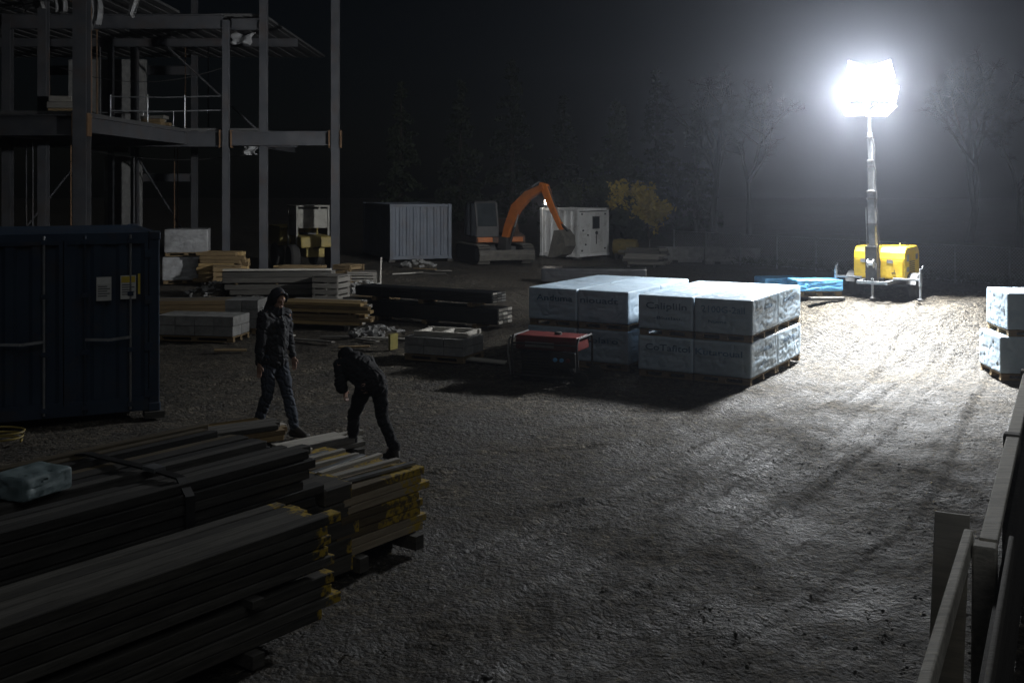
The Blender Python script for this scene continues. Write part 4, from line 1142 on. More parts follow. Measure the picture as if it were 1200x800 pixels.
for x in (-.55, 1.55):
    y0, y1, zt = -PW / 2 - .035, PW / 2 + .035, ztop + .012
    s = MB()
    P = [(x, y0, .06), (x, y0 - .01, .5), (x, y0, zt - .1), (x + .01, y0 + .12, zt + .012)] + [(x + .01, y0 + .12 + (y1 - y0 - .16) * k / 6, zt + .012 + .006 * math.sin(k)) for k in range(1, 6)] + [(x, y1, zt - .05), (x, y1 + .01, .06)]
    for a_, b_ in zip(P[:-1], P[1:]): s.bar(a_, b_, .075 if abs(a_[2] - b_[2]) > .1 else .07, .014, up=(0, -1, .2) if abs(a_[2] - b_[2]) > .1 else (0, 0, 1))
    st = s.build('strap', M['strap'], pb)
    MB().box((x + .01, -.35, zt + .03), (.1, .14, .03)).build('ratchet_buckle', GV, st)
# black baulks with yellow tags at the bundle's near end
timber_pack('short dark timbers with yellow painted ends, at the near end of the board bundle', along(e2 + .42, .36, off2 + .02, .9), AA, .36, .9, .74, 5, 5, WS, .05, False, None, seed=5, z0=.0)
# yellow-ended planks beyond
L3, W3, off3 = 1.85, 1.25, .68
S3 = (G(497, 636) - E1).dot(ax)
t3 = timber_pack('stack of thin planks with yellow painted sides and ends, on two bearers', along(S3, L3 - .9, off3, W3), AA, L3 - .9, W3, .56, 8, 5, WP, .07, True, None, seed=6, z0=.12)
# pale loose strips lying on that stack
for k in range(9):
    LL = rng.uniform(.75, 1.25)
    c = along(S3 - .02 - .1 * k * .35, LL, off3 + .1 + .14 * k, .08) + Vector((0, 0, .70 + .018 * (k % 3)))
    o = link('pale_strip', plank_mesh(round(LL, 2), .055, .03, M['wood_pale'] if k % 3 else M['galv']), None, c, (R(rng.uniform(-4, 4)), R(rng.uniform(-1.2, .5)), AA + R(rng.uniform(-6, 6))))
    tag(o, 'thin pale strip lying loose on the yellow-ended plank stack', 'strip', 'pale strips on the plank stack')
# low dark stack and loose planks behind the board bundle, by the standing person's feet
timber_pack('low stack of mixed brown planks behind the board bundle, near the standing person', G(272, 531) + Vector((0, .2, 0)), AA - R(18), 1.0, .55, .2, 3, 4, [M['wood_brown'], M['wood_fresh'], M['wood_dark'], M['wood_pale']], .12, True, None, seed=8)
timber_pack('pale narrow boards stacked low beside the yellow-ended planks', G(372, 541) + Vector((0, .2, 0)), AA - R(8), 1.0, .45, .12, 2, 5, [M['wood_pale'], M['wood_grey']], .12, True, None, seed=9)
# crumpled tarpaulin on the board bundle, coil of hose behind
tm = pack_mesh(.42, .34, .16, 77, (14, 10))
tag(tm.build('folded_tarpaulin', M['tarp_teal'], None, along(-1.55, 0, off2 + .62, 0) + Vector((0, 0, ztop + .01)), (0, 0, AA + .2), smooth=True), 'folded pale teal tarpaulin lying on the board bundle', 'tarpaulin')
hp_ = G(5, 520)
pts = [hp_ + Vector((.2 * math.cos(k * .5) * (1 + k * .008), .2 * math.sin(k * .5) * (1 - k * .006), .03 + .010 * k * .5)) for k in range(34)]
tag(MB().tube(pts, .013, 8).build('hose_coil', M['dull_yellow'], None, smooth=True), 'coil of yellow hose on the mud between container and board bundle', 'hose')

# ================================================================== MATERIAL STACKS IN THE MIDDLE OF THE YARD
def film_bundle(label, loc, rz, L, W, H, mt, seed, name='wrapped_bundle', cat='wrapped bundle', group=None, end=None):
    t = empty(name, loc, rz, label, cat, group)
    for x in (-L * .35, 0, L * .35): MB().box((x, 0, .04), (.1, W + .06, .09)).build('bearer', M['wood_brown'], t)
    pack_mesh(L, W, H, seed, (40, 14)).build('wrapping_film', mt, t, (0, 0, .085), smooth=True)
    for x in (-L * .3, 0, L * .3):
        s = MB(); s.box((x, -W / 2 - .012, .085 + H / 2), (.03, .006, H - .02)); s.box((x, 0, .085 + H + .010), (.03, W, .006)); s.build('strap', M['strap'], t)
    if end:
        r = random.Random(seed); nb = 4
        for k in range(nb):
            for i in range(3):
                MB().box((L / 2 + .012, -W / 2 + W * (i + .5) / 3, .1 + H * (k + .45) / nb), (.03, W / 3 - .02, H / nb - .03)).build('board_end', M[r.choice(('wood_pale', 'wood_grey', 'concrete', 'wood_dark'))], t)
    return t
film_bundle('long black-wrapped bundle with pale board ends showing, beyond the concrete blocks', G(583, 386) - ux * 1.95 + vx * .3, UA, 3.9, .6, .36, M['film_dark'], 31, end=True, group='long black-wrapped bundles')
film_bundle('black-wrapped bundle lying on top of another beyond the concrete blocks', G(583, 386) - ux * 2.05 + vx * .3 + Vector((0, 0, .46)), UA, 3.8, .58, .24, M['film_dark'], 33, end=True, group='long black-wrapped bundles')
film_bundle('long low black-wrapped bundle lying behind the white wrapped packs', G(690, 334) + Vector((0.2, .6, 0)), R(-6), 3.3, .9, .42, M['film_dark'], 35, end=True, group='long black-wrapped bundles')

def block_pack(label, loc, rz, nx_, ny_, nz_, d, mt, name='block_pack', cat='block pack', seed=0, group=None, pal=True):
    t = empty(name, loc, rz, label, cat, group); r = random.Random(seed)
    if pal: pallet(t, nx_ * d[0], ny_ * d[1])
    me = MB().box((0, 0, 0), (d[0] - .012, d[1] - .012, d[2] - .01)).mesh('block', mt)
    for k in range(nz_):
        for i in range(nx_):
            for j in range(ny_):
                link('block', me, t, ((i + .5 - nx_ / 2) * d[0], (j + .5 - ny_ / 2) * d[1], (.115 if pal else 0) + (k + .5) * d[2] + .004), (0, 0, R(r.uniform(-1.4, 1.4))))
    return t
cb_ = block_pack('pallet of grey concrete blocks with a pale timber frame on top', G(512, 425) + Vector((.1, .5, 0)), UA + R(6), 3, 2, 2, (.40, .42, .155), M['concrete'], seed=1)
bpz = .115 + .31 + .01
fo = Vector(cb_.location)
tf = empty('wooden_rack', fo + Vector((.06, .05, bpz)), UA + R(10), 'pale open wooden rack lying on the concrete blocks', 'rack')
for y in (-.3, .3): MB().box((0, y, .04), (1.05, .07, .08)).build('frame_side', M['wood_pale'], tf)
for x in (-.45, 0, .45): MB().box((x, 0, .04), (.07, .526, .07)).build('frame_rung', M['wood_pale'], tf)
tag(link('pale_board', plank_mesh(1.2, .16, .03, M['wood_pale']), None, G(548, 428) + Vector((.1, .35, .05)), (R(8), R(3), UA + R(12))), 'pale broken board leaning at the foot of the concrete blocks', 'board')
tag(MB().box((0, 0, .15), (.05, .24, .3)).build('yellow_panel', M['wood_brown_yellow'], None, G(466, 412) + Vector((-.12, .3, 0)), (0, 0, UA)), 'small dull yellow panel standing at the end of the concrete blocks', 'panel')

timber_pack('stack of fresh yellow planks between the standing person and the black-wrapped bundles', G(378, 386) + Vector((0, .5, 0)), UA + R(16), 1.9, .8, .46, 6, 4, [M['wood_fresh'], M['wood_brown'], M['wood_pale']], .18, True, None, seed=12, sticks=(3,))
timber_pack('short brown planks heaped behind the fresh yellow stack', G(430, 372) + Vector((0, .5, 0)), UA + R(5), 1.1, .8, .36, 4, 4, [M['wood_brown'], M['wood_grey']], .2, True, None, seed=13)
block_pack('long pallet of grey stone slabs beside the blue container', G(228, 402) + Vector((0, .6, 0)), UA + R(20), 4, 2, 2, (.42, .4, .2), M['concrete'], seed=3)
block_pack('square pallet of grey stone blocks between container and standing person', G(272, 398) + Vector((.0, 1.2, 0)), UA + R(26), 2, 2, 3, (.36, .36, .2), M['concrete'], seed=4)
timber_pack('grey planks on the pallets behind the stone slabs', G(225, 372) + Vector((0, .5, 0)), R(8), 2.3, .9, .3, 3, 4, [M['wood_grey'], M['wood_brown']], .15, True, None, seed=14)
timber_pack('long dark timber stack under a pale top board, deep behind the person', G(322, 350) + Vector((0, .6, 0)), R(4), 2.9, 1.0, .6, 4, 4, [M['wood_dark'], M['wood_grey'], M['wood_dark']], .1, True, None, seed=15, sticks=(2,))
tag(link('pale_board', plank_mesh(3.0, .22, .04, M['wood_pale']), None, G(322, 350) + Vector((0, .35, .78)), (0, 0, R(4))), 'long pale board lying across the dark timber stack', 'board')
timber_pack('brown offcut planks stacked by the foot of the steel column', G(350, 330) + Vector((0, .5, 0)), R(-12), 1.6, .8, .4, 4, 4, [M['wood_brown'], M['wood_fresh']], .15, True, None, seed=16)

def crate(label, loc, rz, s, mt, group='slatted crates in the yard'):
    t = empty('crate', loc, rz, label, 'crate', group)
    w, d, h = s
    for x in (-w / 2 + .04, w / 2 - .04):
        for y in (-d / 2 + .04, d / 2 - .04): MB().box((x, y, h / 2), (.07, .07, h)).build('corner_post', mt, t)
    n = 4
    for k in range(n):
        z = h * (k + .5) / n
        for y in (-d / 2 - .012, d / 2 + .012): MB().box((0, y, z), (w, .022, h / n - .045)).build('slat', mt, t)
        for x in (-w / 2 - .012, w / 2 + .012): MB().box((x, 0, z), (.022, d, h / n - .045)).build('slat', mt, t)
    MB().box((0, 0, h + .015), (w + .05, d + .05, .03)).build('lid', mt, t)
    return t
crate('grey slatted crate on the mud behind the standing person', G(385, 353) + Vector((0, .4, 0)), UA + R(12), (.75, .7, .66), M['wood_grey'])
crate('brown slatted crate near the corner of the grey container', G(406, 332) + Vector((0, .4, 0)), UA, (.7, .7, .55), M['wood_brown'])
crate('low pale slatted crate by the shadow of the grey container', G(432, 334) + Vector((-.3, .6, 0)), R(10), (.9, .7, .35), M['wood_grey'])
crate('tall slatted crate beside the wrapped block pack under the steel frame', G(262, 336) + Vector((0, .4, 0)), R(14), (.8, .8, .62), M['wood_brown'])
# wrapped block packs under the frame
bq = G(210, 333)
for k, (dx, dz, lab) in enumerate(((0, 0, 'lower of two dull grey wrapped block packs under the steel frame'), (.06, .88, 'upper of two dull grey wrapped block packs under the steel frame'))):
    t = empty('wrapped_block_pack', bq + Vector((dx, .7, dz)), R(12), lab, 'wrapped pack', 'grey wrapped block packs')
    pack_mesh(1.35, 1.1, .74, 60 + k).build('wrapping_film', M['film_grey'], t, (0, 0, .112), smooth=True)
    pallet(t, 1.3, 1.05)
timber_pack('fresh short planks lying high beside the grey wrapped block packs', G(246, 338) + Vector((0, 1.4, 0)), R(-6), 1.3, .8, .95, 8, 4, [M['wood_fresh'], M['wood_brown']], .15, True, None, seed=18)
def rubble_heap(label, loc, rad, h, seed):
    r = np.random.RandomState(seed); n = 26
    U, V_ = np.meshgrid(np.linspace(-1, 1, n), np.linspace(-1, 1, n)); d = np.sqrt(U * U + V_ * V_)
    zz = np.clip(1 - d, 0, 1) ** .8 * h * (.55 + .9 * fbm(U * 2.5 + seed, V_ * 2.5, 4)) - .06 * (d > .95)
    m_ = MB(); m_.add([(U[j, i] * rad, V_[j, i] * rad * .7, zz[j, i]) for j in range(n) for i in range(n)], [(j * n + i, j * n + i + 1, (j + 1) * n + i + 1, (j + 1) * n + i) for j in range(n - 1) for i in range(n - 1)])
    t = empty('rubble_heap', loc, r.rand() * 3, label, 'rubble heap', 'rubble heaps among the stacks')
    m_.build('spoil', M['mud'], t, smooth=True)
    c_ = MB(); rr_ = random.Random(seed)
    for _ in range(70):
        a_, q = rr_.random() * 6.28, rr_.random() ** .6 * .95
        x, y = math.cos(a_) * q, math.sin(a_) * q
        z = max(0, (1 - q)) ** .8 * h * .95
        c_.box((x * rad, y * rad * .7, z + .01), (rr_.uniform(.05, .26), rr_.uniform(.04, .14), rr_.uniform(.03, .10)), M=Euler((rr_.uniform(-.5, .5), rr_.uniform(-.5, .5), rr_.random() * 3)).to_matrix())
    o = c_.build('broken_pieces', M['concrete'], t); o['kind'] = 'stuff'
for lab, p_, rad, h, sd2 in (('low heap of broken concrete and soil between the grey planks and crates', G(300, 362), .9, .32, 3), ('heap of broken concrete beside the brown slatted crate', G(425, 342), .9, .3, 5), ('wide low heap of rubble before the long dark timber stack', G(345, 372) + Vector((.2, .4, 0)), .8, .22, 7),
                             ('heap of rubble beside the grey wrapped block packs', G(258, 346), 1.0, .4, 9), ('small rubble heap at the foot of the black-wrapped bundles', G(440, 392), .6, .16, 11), ('heap of rubble beyond the grey container corner, beside the loose boards', G(488, 314) + Vector((0, .5, 0)), .9, .28, 13)):
    rubble_heap(lab, p_, rad, h, sd2)
# marker stake
tag(MB().bar((0, 0, 0), (.02, .01, .85), .05, .04, up=(1, 0, 0)).build('marker_stake', M['wood_pale'], None, G(446, 333)), 'pale wooden marker stake in the mud near the grey container', 'stake')
# loose boards and offcuts in the mud, only their place differs
LB = [('beside the fresh yellow planks', ((405, 362), (428, 366), (455, 372), (476, 372))), ('near the concrete blocks', ((430, 400), (415, 408), (455, 398), (392, 396))),
      ('near the standing person', ((360, 400), (270, 412), (330, 394))), ('before the grey container', ((520, 318), (498, 316), (478, 321), (505, 321)))]
for where, spots in LB:
    cols = [('grey', 'wood_grey'), ('brown', 'wood_brown'), ('pale', 'wood_pale'), ('dark', 'wood_dark')]
    for (px, py_), (cn, mk) in zip(spots, cols):
        LL = rng.choice((.6, .8, 1.1, 1.4))
        o = link('loose_board', plank_mesh(LL, .12, .03, M[mk]), None, G(px, py_) + Vector((0, 0, .03)), (R(rng.uniform(-6, 6)), R(rng.uniform(-2, 2)), R(rng.uniform(-40, 30))))
        tag(o, '%s loose board lying in the mud %s' % (cn, where), 'board', 'loose boards in the mud')

# far right of the yard: blue sheeted packs, beams, barriers
def on_ground(p): return Vector((p.x, p.y, float(rise(p.x, p.y))))
bp0 = G(962, 350)
for k, (dx, dy, s, mtn, lab) in enumerate(((0, .45, (1.0, .6, .24), 'film_blue', 'bright blue film-wrapped pack on a pallet beside the light tower'), (-.5, 1.5, (.9, .6, .24), 'film_blue', 'blue wrapped pack behind the bright blue one, toward the fence'),
                                       (-1.3, 1.7, (.8, .6, .2), 'tarp_teal', 'teal sheeted pack behind the white wrapped packs'))):
    t = empty('wrapped_board_pack', on_ground(bp0 + Vector((dx, dy, 0))), R(6 + 5 * k), lab, 'wrapped pack', 'blue wrapped packs by the tower')
    pack_mesh(*s, 70 + k).build('wrapping_film', M[mtn], t, (0, 0, .112), smooth=True); pallet(t, s[0] - .04, s[1] - .04)
timber_pack('pale planks lying between the teal pack and the wrapped packs', G(922, 340) + Vector((0, .3, 0)), R(4), .9, .5, .14, 3, 4, [M['wood_pale'], M['wood_fresh']], .1, True, None, seed=20)
tag(link('dark_plank', plank_mesh(.7, .2, .06, M['wood_dark']), None, G(968, 352) + Vector((0, -.05, .04)), (0, 0, R(4))), 'short dark plank on bright mud beside the outrigger foot', 'plank')
for k, (px, py_, L_, lab) in enumerate(((808, 307, 2.6, 'long low concrete barrier before the wire fence, nearer the yellow-leaved shrub'), (858, 309, 2.2, 'shorter low concrete barrier before the wire fence, farther from the shrub'))):
    t = empty('concrete_barrier', G(px, py_), R(-5), lab, 'barrier', 'concrete barriers by the fence')
    MB().prism([(-.3, 0), (-.3, .12), (-.14, .3), (-.1, .62), (.1, .62), (.14, .3), (.3, .12), (.3, 0)], -L_ / 2, L_ / 2).build('barrier_body', M['concrete'], t, bevel=.02)
    for x in (-.6, .6): MB().box((x, -.302, .05), (.22, .03, .09)).build('lift_slot', M['dark_metal'], t)
yb = empty('fuel_bowser', G(733, 303), R(-15), 'dull yellow fuel tank on skids near the white cabin', 'tank')
MB().lathe([(.2, -.55), (.32, -.5), (.34, -.3), (.34, .3), (.32, .5), (.2, .55)], (0, 0, .5), 'X', 20).build('tank_body', M['dull_yellow'], yb, smooth=True)
for x in (-.35, .35): MB().box((x, 0, .12), (.1, .7, .24)).build('skid', M['dark_metal'], yb)
MB().lathe([(.08, .82), (.08, .9)], (0, 0, 0), 'Z', 12).build('filler_cap', M['dark_metal'], yb)
timber_pack('grey plank heap between the fuel tank and the shrub', G(757, 313) + Vector((0, .5, 0)), R(-20), 1.4, .9, .62, 6, 4, [M['wood_grey'], M['wood_dark']], .2, True, None, seed=22)

# ================================================================== WIRE FENCE AT THE YARD EDGE
fa, fb = Vector((cx(790, 45), 45.0, 0)), Vector((cx(1235, 32), 32.0, 0))
wf = empty('wire_fence', fa, 0, 'long chain-link fence on thin posts along the far edge of the yard', 'fence')
fd = (fb - fa); fL = fd.length * 1.6; fd.normalize()
def fp(s, z): return fd * s + Vector((0, 0, z))
for k in range(15):
    s = fL * k / 14
    MB().tube([fp(s, -.1), fp(s, 1.24)], .03, 8).build('fence_post', GV, wf, smooth=True)
for z in (1.2, .06): MB().tube([fp(0, z), fp(fL, z)], .016 if z > 1 else .008, 6).build('line_wire' if z < 1 else 'top_rail', GV, wf)
m = MB(); q = .11; n = int(fL / q); hh = 1.14
for i in range(-11, n):
    for sg in (0, 1):
        s0, s1 = i * q, i * q + hh
        z0, z1 = (.06, 1.2) if sg == 0 else (1.2, .06)
        if s0 < 0: z0 = z0 + (z1 - z0) * (-s0 / hh); s0 = 0
        if s1 > fL: z1 = z0 + (z1 - z0) * ((fL - s0) / (s1 - s0)); s1 = fL
        if s1 - s0 < .02: continue
        m.tube([fp(s0, z0), fp(s1, z1)], .0035, 3, cap=False)
o = m.build('chain_mesh', GV, wf); o['kind'] = 'stuff'

# ================================================================== TIMBER BARRIER AT THE RIGHT
ba = Vector((1.72, 4.25, 0)); bd = Vector((.465, .885, 0)).normalized(); bnr = Vector((bd.y, -bd.x, 0))
tb = empty('timber_barrier', ba, 0, 'rough timber barrier with heavy top rail and dark boards running along the yard edge', 'barrier')
def bpnt(s, z, o=0): return bd * s + bnr * o + Vector((0, 0, z))
posts = (-.6, 2.12, 5.2, 8.6)
for s in posts:
    MB().bar(bpnt(s, -.1, .0), bpnt(s + rng.uniform(-.02, .02), 1.13, .01), .13, .13, up=tuple(bd)).build('post', M['wood_worn'] if s < 3 else M['wood_grey'], tb, bevel=.012)
MB().bar(bpnt(-.9, 1.06, -.095), bpnt(2.3, 1.09, -.09), .055, .13).build('top_rail', M['wood_worn'], tb, bevel=.012)
MB().bar(bpnt(-.9, 1.04, .135), bpnt(2.4, 1.06, .135), .03, .12).build('top_rail', M['wood_grey'], tb, bevel=.01)
MB().bar(bpnt(2.25, 1.10, .02), bpnt(9.6, 1.08, .02), .10, .05).build('capping_rail', M['wood_worn'], tb, bevel=.008)
for k in range(5):
    z = .10 + .20 * k
    MB().bar(bpnt(-.9, z + .0, .10), bpnt(5.2, z + rng.uniform(-.01, .01), .10), .03, .185).build('barrier_board', M['wood_dark'], tb)
    MB().bar(bpnt(5.22, z, .10), bpnt(9.6, z + rng.uniform(-.01, .01), .10), .03, .185).build('barrier_board', M['wood_dark'], tb)
lb = bd * 2.45 + ba - bnr * .24
tag(MB().box((0, 0, .58), (.20, .03, 1.16)).build('leaning_board', M['wood_pale'], None, lb, (R(-6), R(3), math.atan2(bd.y, bd.x) - R(78))), 'pale board leaning upright against the barrier post', 'board')

# ================================================================== TREES
def leaf_cloud(pts, size, r, mt, name, aspect=1.7):
    n = len(pts)
    d1 = r.normal(size=(n, 3)); d1 /= np.linalg.norm(d1, axis=1, keepdims=True)
    d2 = np.cross(d1, r.normal(size=(n, 3))); d2 /= np.linalg.norm(d2, axis=1, keepdims=True)
    s = size * (0.6 + 0.8 * r.rand(n, 1))
    A, B = d1 * s * aspect / 2, d2 * s / 2
    V = np.stack([pts - A, pts + B * .9, pts + A, pts - B * .9], 1).reshape(-1, 3)
    Fc = np.arange(n * 4).reshape(n, 4)
    me = bpy.data.meshes.new(name); me.from_pydata(V.tolist(), [], Fc.tolist()); me.materials.append(mt)
    return me

def conifer_meshes(seed, H, spread, dens=1.0):
    r = np.random.RandomState(seed); rr = random.Random(seed)
    m = MB(); m.tube([(0, 0, 0), (0.02, 0, H * .5), (0, .03, H * .98)], [H * .018 + .03, H * .011 + .02, .012], 8)
    pts = []
    z = H * .10
    while z < H * .98:
        f = 1 - (z / H)
        nb = rr.randint(4, 6)
        for b in range(nb):
            if rr.random() < .15: continue
            an = rr.random() * 6.28; L = spread * (f ** .8) * rr.uniform(.55, 1.1) + .12
            dz = -L * rr.uniform(.08, .32)
            d = Vector((math.cos(an), math.sin(an), 0))
            p0_ = Vector((0, 0, z)); p1 = p0_ + d * L * .55 + Vector((0, 0, dz * .2)); p2 = p0_ + d * L + Vector((0, 0, dz))
            m.tube([p0_, p1, p2], [.03 * f + .012, .016 * f + .008, .005], 5, cap=False)
            k = int(26 * L * dens) + 6
            for q in range(k):
                t = rr.random() ** .7
                c = p0_.lerp(p1, t * 2) if t < .5 else p1.lerp(p2, t * 2 - 1)
                side = d.cross(Vector((0, 0, 1))) * rr.gauss(0, .16 * L * (1 - t * .6))
                pts.append(c + side + Vector((0, 0, -abs(rr.gauss(0, .07)))))
        z += H * .035 + .05
    return m.mesh('trunk', M['bark']), leaf_cloud(np.array([p[:] for p in pts]), .22, r, M['needle'], 'crown', 2.6)

def broad_meshes(seed, H, spread, leaves, leaf, mt, trunk_r=None, twigs=0):
    r = np.random.RandomState(seed); rr = random.Random(seed); m = MB(); tips = []
    def grow(p, d, L, rad, lev):
        q = p + d * L * .5 + Vector((rr.gauss(0, .04), rr.gauss(0, .04), 0)) * L
        e = p + d * L
        m.tube([p, q, e], [rad, rad * .82, rad * .62], 7 if lev < 2 else 4, cap=False)
        tips.append((q, lev)); tips.append((e, lev))
        if lev >= 4 or L < .18: return
        for k in range(rr.randint(2, 3) + (lev == 0)):
            nd = (d + Vector((rr.gauss(0, .55) * spread, rr.gauss(0, .55) * spread, rr.gauss(.12, .3)))).normalized()
            grow(e if k else q.lerp(e, rr.random()), nd, L * rr.uniform(.58, .82), rad * .6, lev + 1)
    grow(Vector((0, 0, 0)), Vector((rr.gauss(0, .04), rr.gauss(0, .04), 1)).normalized(), H * .36, trunk_r or H * .022, 0)
    tp = [t for t, l in tips if l >= 2]
    if twigs:
        m2 = MB()
        for _ in range(twigs):
            p = tp[rr.randrange(len(tp))]
            d = Vector((rr.gauss(0, 1), rr.gauss(0, 1), rr.gauss(.35, .7))).normalized(); L = H * rr.uniform(.025, .07)
            q = p + d * L * .5 + Vector((rr.gauss(0, .1), rr.gauss(0, .1), rr.gauss(0, .1))) * L; e = p + d * L
            m2.tube([p, q, e], [.012, .008, .003], 3, cap=False)
            for k in range(2):
                d2 = (d + Vector((rr.gauss(0, .7), rr.gauss(0, .7), rr.gauss(.1, .5)))).normalized(); m2.tube([q, q + d2 * L * .55], [.007, .002], 3, cap=False)
        return m.mesh('trunk', M['bark_dark']), m2.mesh('crown', M['bark_dark'], fix=False)
    pts = np.array([tp[rr.randrange(len(tp))][:] for _ in range(leaves)]) + r.normal(size=(leaves, 3)) * H * .035
    pts[:, 2] = np.maximum(pts[:, 2], .1)
    return m.mesh('trunk', M['bark']), leaf_cloud(pts, leaf, r, mt, 'crown')

def tree(name, loc, meshes, label, group=None, rz=0, sc=1.0, cat='tree'):
    t = empty(name, loc, rz, label, cat, group); t.scale = (sc, sc, sc)
    link('trunk', meshes[0], t); link('crown', meshes[1], t)
    return t
Yc = 56
tree('conifer_tree', (cx(723, Yc), Yc, 0), conifer_meshes(3, 7.5, 2.3), 'tall dim conifer standing behind the white cabin and yellow-leaved shrub')
tree('leafy_shrub', G(762, 303) + Vector((0, .5, 0)), broad_meshes(5, 3.8, 1.25, 1500, .13, M['leaf_yellow'], .05), 'small shrub with yellow-green leaves beside the white cabin', cat='shrub')
tree('leafy_shrub', G(655, 297) + Vector((.2, 2, 0)), broad_meshes(6, 4.0, 1.2, 700, .12, M['leaf_dark'], .05), 'dim green shrub rising behind the white cabin roof', cat='shrub')
cm = [conifer_meshes(21, 11, 2.4, .7), conifer_meshes(22, 13, 2.6, .7)]
bmz = [broad_meshes(31, 10, .8, 0, .2, None, None, 1500), broad_meshes(32, 12, .7, 0, .2, None, None, 1500), broad_meshes(33, 8, .9, 0, .2, None, None, 1500)]
for k, (px, Yt, kind, sc, wh_) in enumerate(((660, 66, 0, .8, 'straight behind the white cabin'), (600, 70, 1, .9, 'far behind the excavator arm'), (540, 68, 0, .9, 'behind the gap between grey container and excavator'), (470, 72, 1, .8, 'far behind the grey container'), (770, 70, 1, .85, 'behind the yellow-leaved shrub'), (815, 64, 0, .75, 'behind the start of the wire fence'))):
    tree('conifer_tree', (cx(px, Yt), Yt, 0), cm[kind], 'dark conifer in the wood ' + wh_, 'conifers in the wood behind the yard', rz=k * 1.3, sc=sc)
for k, (px, Yt, kind, sc, wh_) in enumerate(((838, 58, 1, .8, 'nearest the start of the wire fence'), (878, 62, 0, .9, 'behind the concrete barriers'), (1135, 56, 1, .85, 'between tower and timber barrier'), (1195, 52, 2, 1.0, 'behind the packs by the timber barrier'))):
    tree('broadleaf_tree', (cx(px, Yt), Yt, 0), bmz[kind], 'bare broadleaf tree behind the wire fence, ' + wh_, 'broadleaf trees behind the wire fence', rz=k * 2.1, sc=sc)
# rough grass and weeds at the foot of the fence and round the stacks (uncountable)
gp_ = []
for _ in range(12000):
    s = rng.random() * fL; off = abs(rng.gauss(0, .7))
    p = fa + fd * s + Vector((fd.y, -fd.x, 0)) * (rng.gauss(0, .25)) + Vector((-fd.y, fd.x, 0)) * off
    gp_.append((p.x, p.y, rng.uniform(.02, .28)))
for (x, y, w, n) in ():
    for _ in range(n): gp_.append((x + rng.gauss(0, w * .6), y + rng.gauss(0, w * .25), rng.uniform(.0, .03)))
me = leaf_cloud(np.array(gp_), .045, np.random.RandomState(4), M['leaf_dark'], 'weeds', 4.5)
tag(link('weeds', me), 'low weeds and rough grass at the fence foot', 'weeds', kind='stuff')

# ================================================================== PEOPLE
def blob(mb, name, mt, parent, voxel=.012, it=6, fac=.5, fold=0.0):
    o = mb.build('tmp', mt)
    a_ = o.modifiers.new('r', 'REMESH'); a_.mode = 'VOXEL'; a_.voxel_size = voxel; a_.use_smooth_shade = True
    b_ = o.modifiers.new('s', 'SMOOTH'); b_.iterations = it; b_.factor = fac
    dg = bpy.context.evaluated_depsgraph_get(); dg.update()
    me = bpy.data.meshes.new_from_object(o.evaluated_get(dg))
    old = o.data; bpy.data.objects.remove(o); bpy.data.meshes.remove(old)
    if not me.materials: me.materials.append(mt)
    if fold:
        n = len(me.vertices)
        co = np.empty(n * 3); me.vertices.foreach_get('co', co); co = co.reshape(-1, 3)
        no = np.empty(n * 3); me.vertex_normals.foreach_get('vector', no); no = no.reshape(-1, 3)
        an = np.arctan2(co[:, 1], co[:, 0] + .02)
        w = fbm(co[:, 2] * 11 + 3 * co[:, 0] + an * .9, an * 1.6 + co[:, 1] * 6 + 7, 3) - .5
        w2 = np.abs(fbm(co[:, 2] * 17 + co[:, 1] * 9, co[:, 0] * 9 + an * 1.2 + 3, 2) - .5)
        co += no * (fold * (1.6 * w - .9 * np.exp(-(w2 / .05) ** 2)))[:, None]
        me.vertices.foreach_set('co', co.ravel()); me.update()
    me.polygons.foreach_set('use_smooth', [True] * len(me.polygons))
    return link(name, me, parent)

def hand(m, w, d, side, curl=.5):
    """w wrist, d pointing down the hand (unit), side = thumb direction"""
    w, d, side = Vector(w), Vector(d).normalized(), Vector(side).normalized()
    side = (side - d * side.dot(d)).normalized(); nrm = d.cross(side)
    for t in (-.022, -.007, .008, .022):
        m.capsule(w + side * t * .8, w + d * .085 + side * t * 1.25, .016, .013, 8)
    for t, L in ((.032, .068), (.011, .078), (-.011, .072), (-.031, .056)):
        p = w + d * .088 + side * t
        q = p + (d + nrm * curl * .35) * L * .5
        r_ = q + (d + nrm * curl * 1.1).normalized() * L * .55
        m.capsule(p, q, .0095, .009, 8); m.capsule(q, r_, .009, .0075, 8)
    p = w + side * .028 + d * .025; q = p + (d * .6 + side * .7).normalized() * .04; r_ = q + (d * .95 + side * .2 + nrm * .2).normalized() * .034
    m.capsule(p, q, .014, .011, 8); m.capsule(q, r_, .011, .0085, 8)

def head(m, c, f, up):
    """skull, jaw, brow, nose, lips, ears along facing f"""
    c, f, up = Vector(c), Vector(f).normalized(), Vector(up).normalized()
    s = up.cross(f).normalized(); up = f.cross(s)
    Mx = Matrix((f, s, up)).transposed()
    m.sphere(c + up * .03, 1, 14, (.098, .077, .098), Mx)
    m.sphere(c + f * .03 - up * .045, 1, 12, (.066, .058, .075), Mx)
    m.sphere(c + f * .07 - up * .095, 1, 10, (.026, .03, .022), Mx)
    m.capsule(c + f * .085 + up * .022 - s * .03, c + f * .085 + up * .022 + s * .03, .016, .016, 8)
    m.capsule(c + f * .094 + up * .012, c + f * .116 - up * .03, .009, .014, 8)
    m.capsule(c + f * .092 - up * .064 - s * .02, c + f * .092 - up * .064 + s * .02, .009, .009, 8)
    m.capsule(c + f * .09 - up * .078 - s * .016, c + f * .09 - up * .078 + s * .016, .009, .009, 8)
    for q in (-1, 1):
        m.sphere(c + s * q * .078 - up * .012 - f * .008, 1, 8, (.022, .012, .034), Mx)
        m.sphere(c + f * .078 + s * q * .032 + up * .002, .0125, 8)

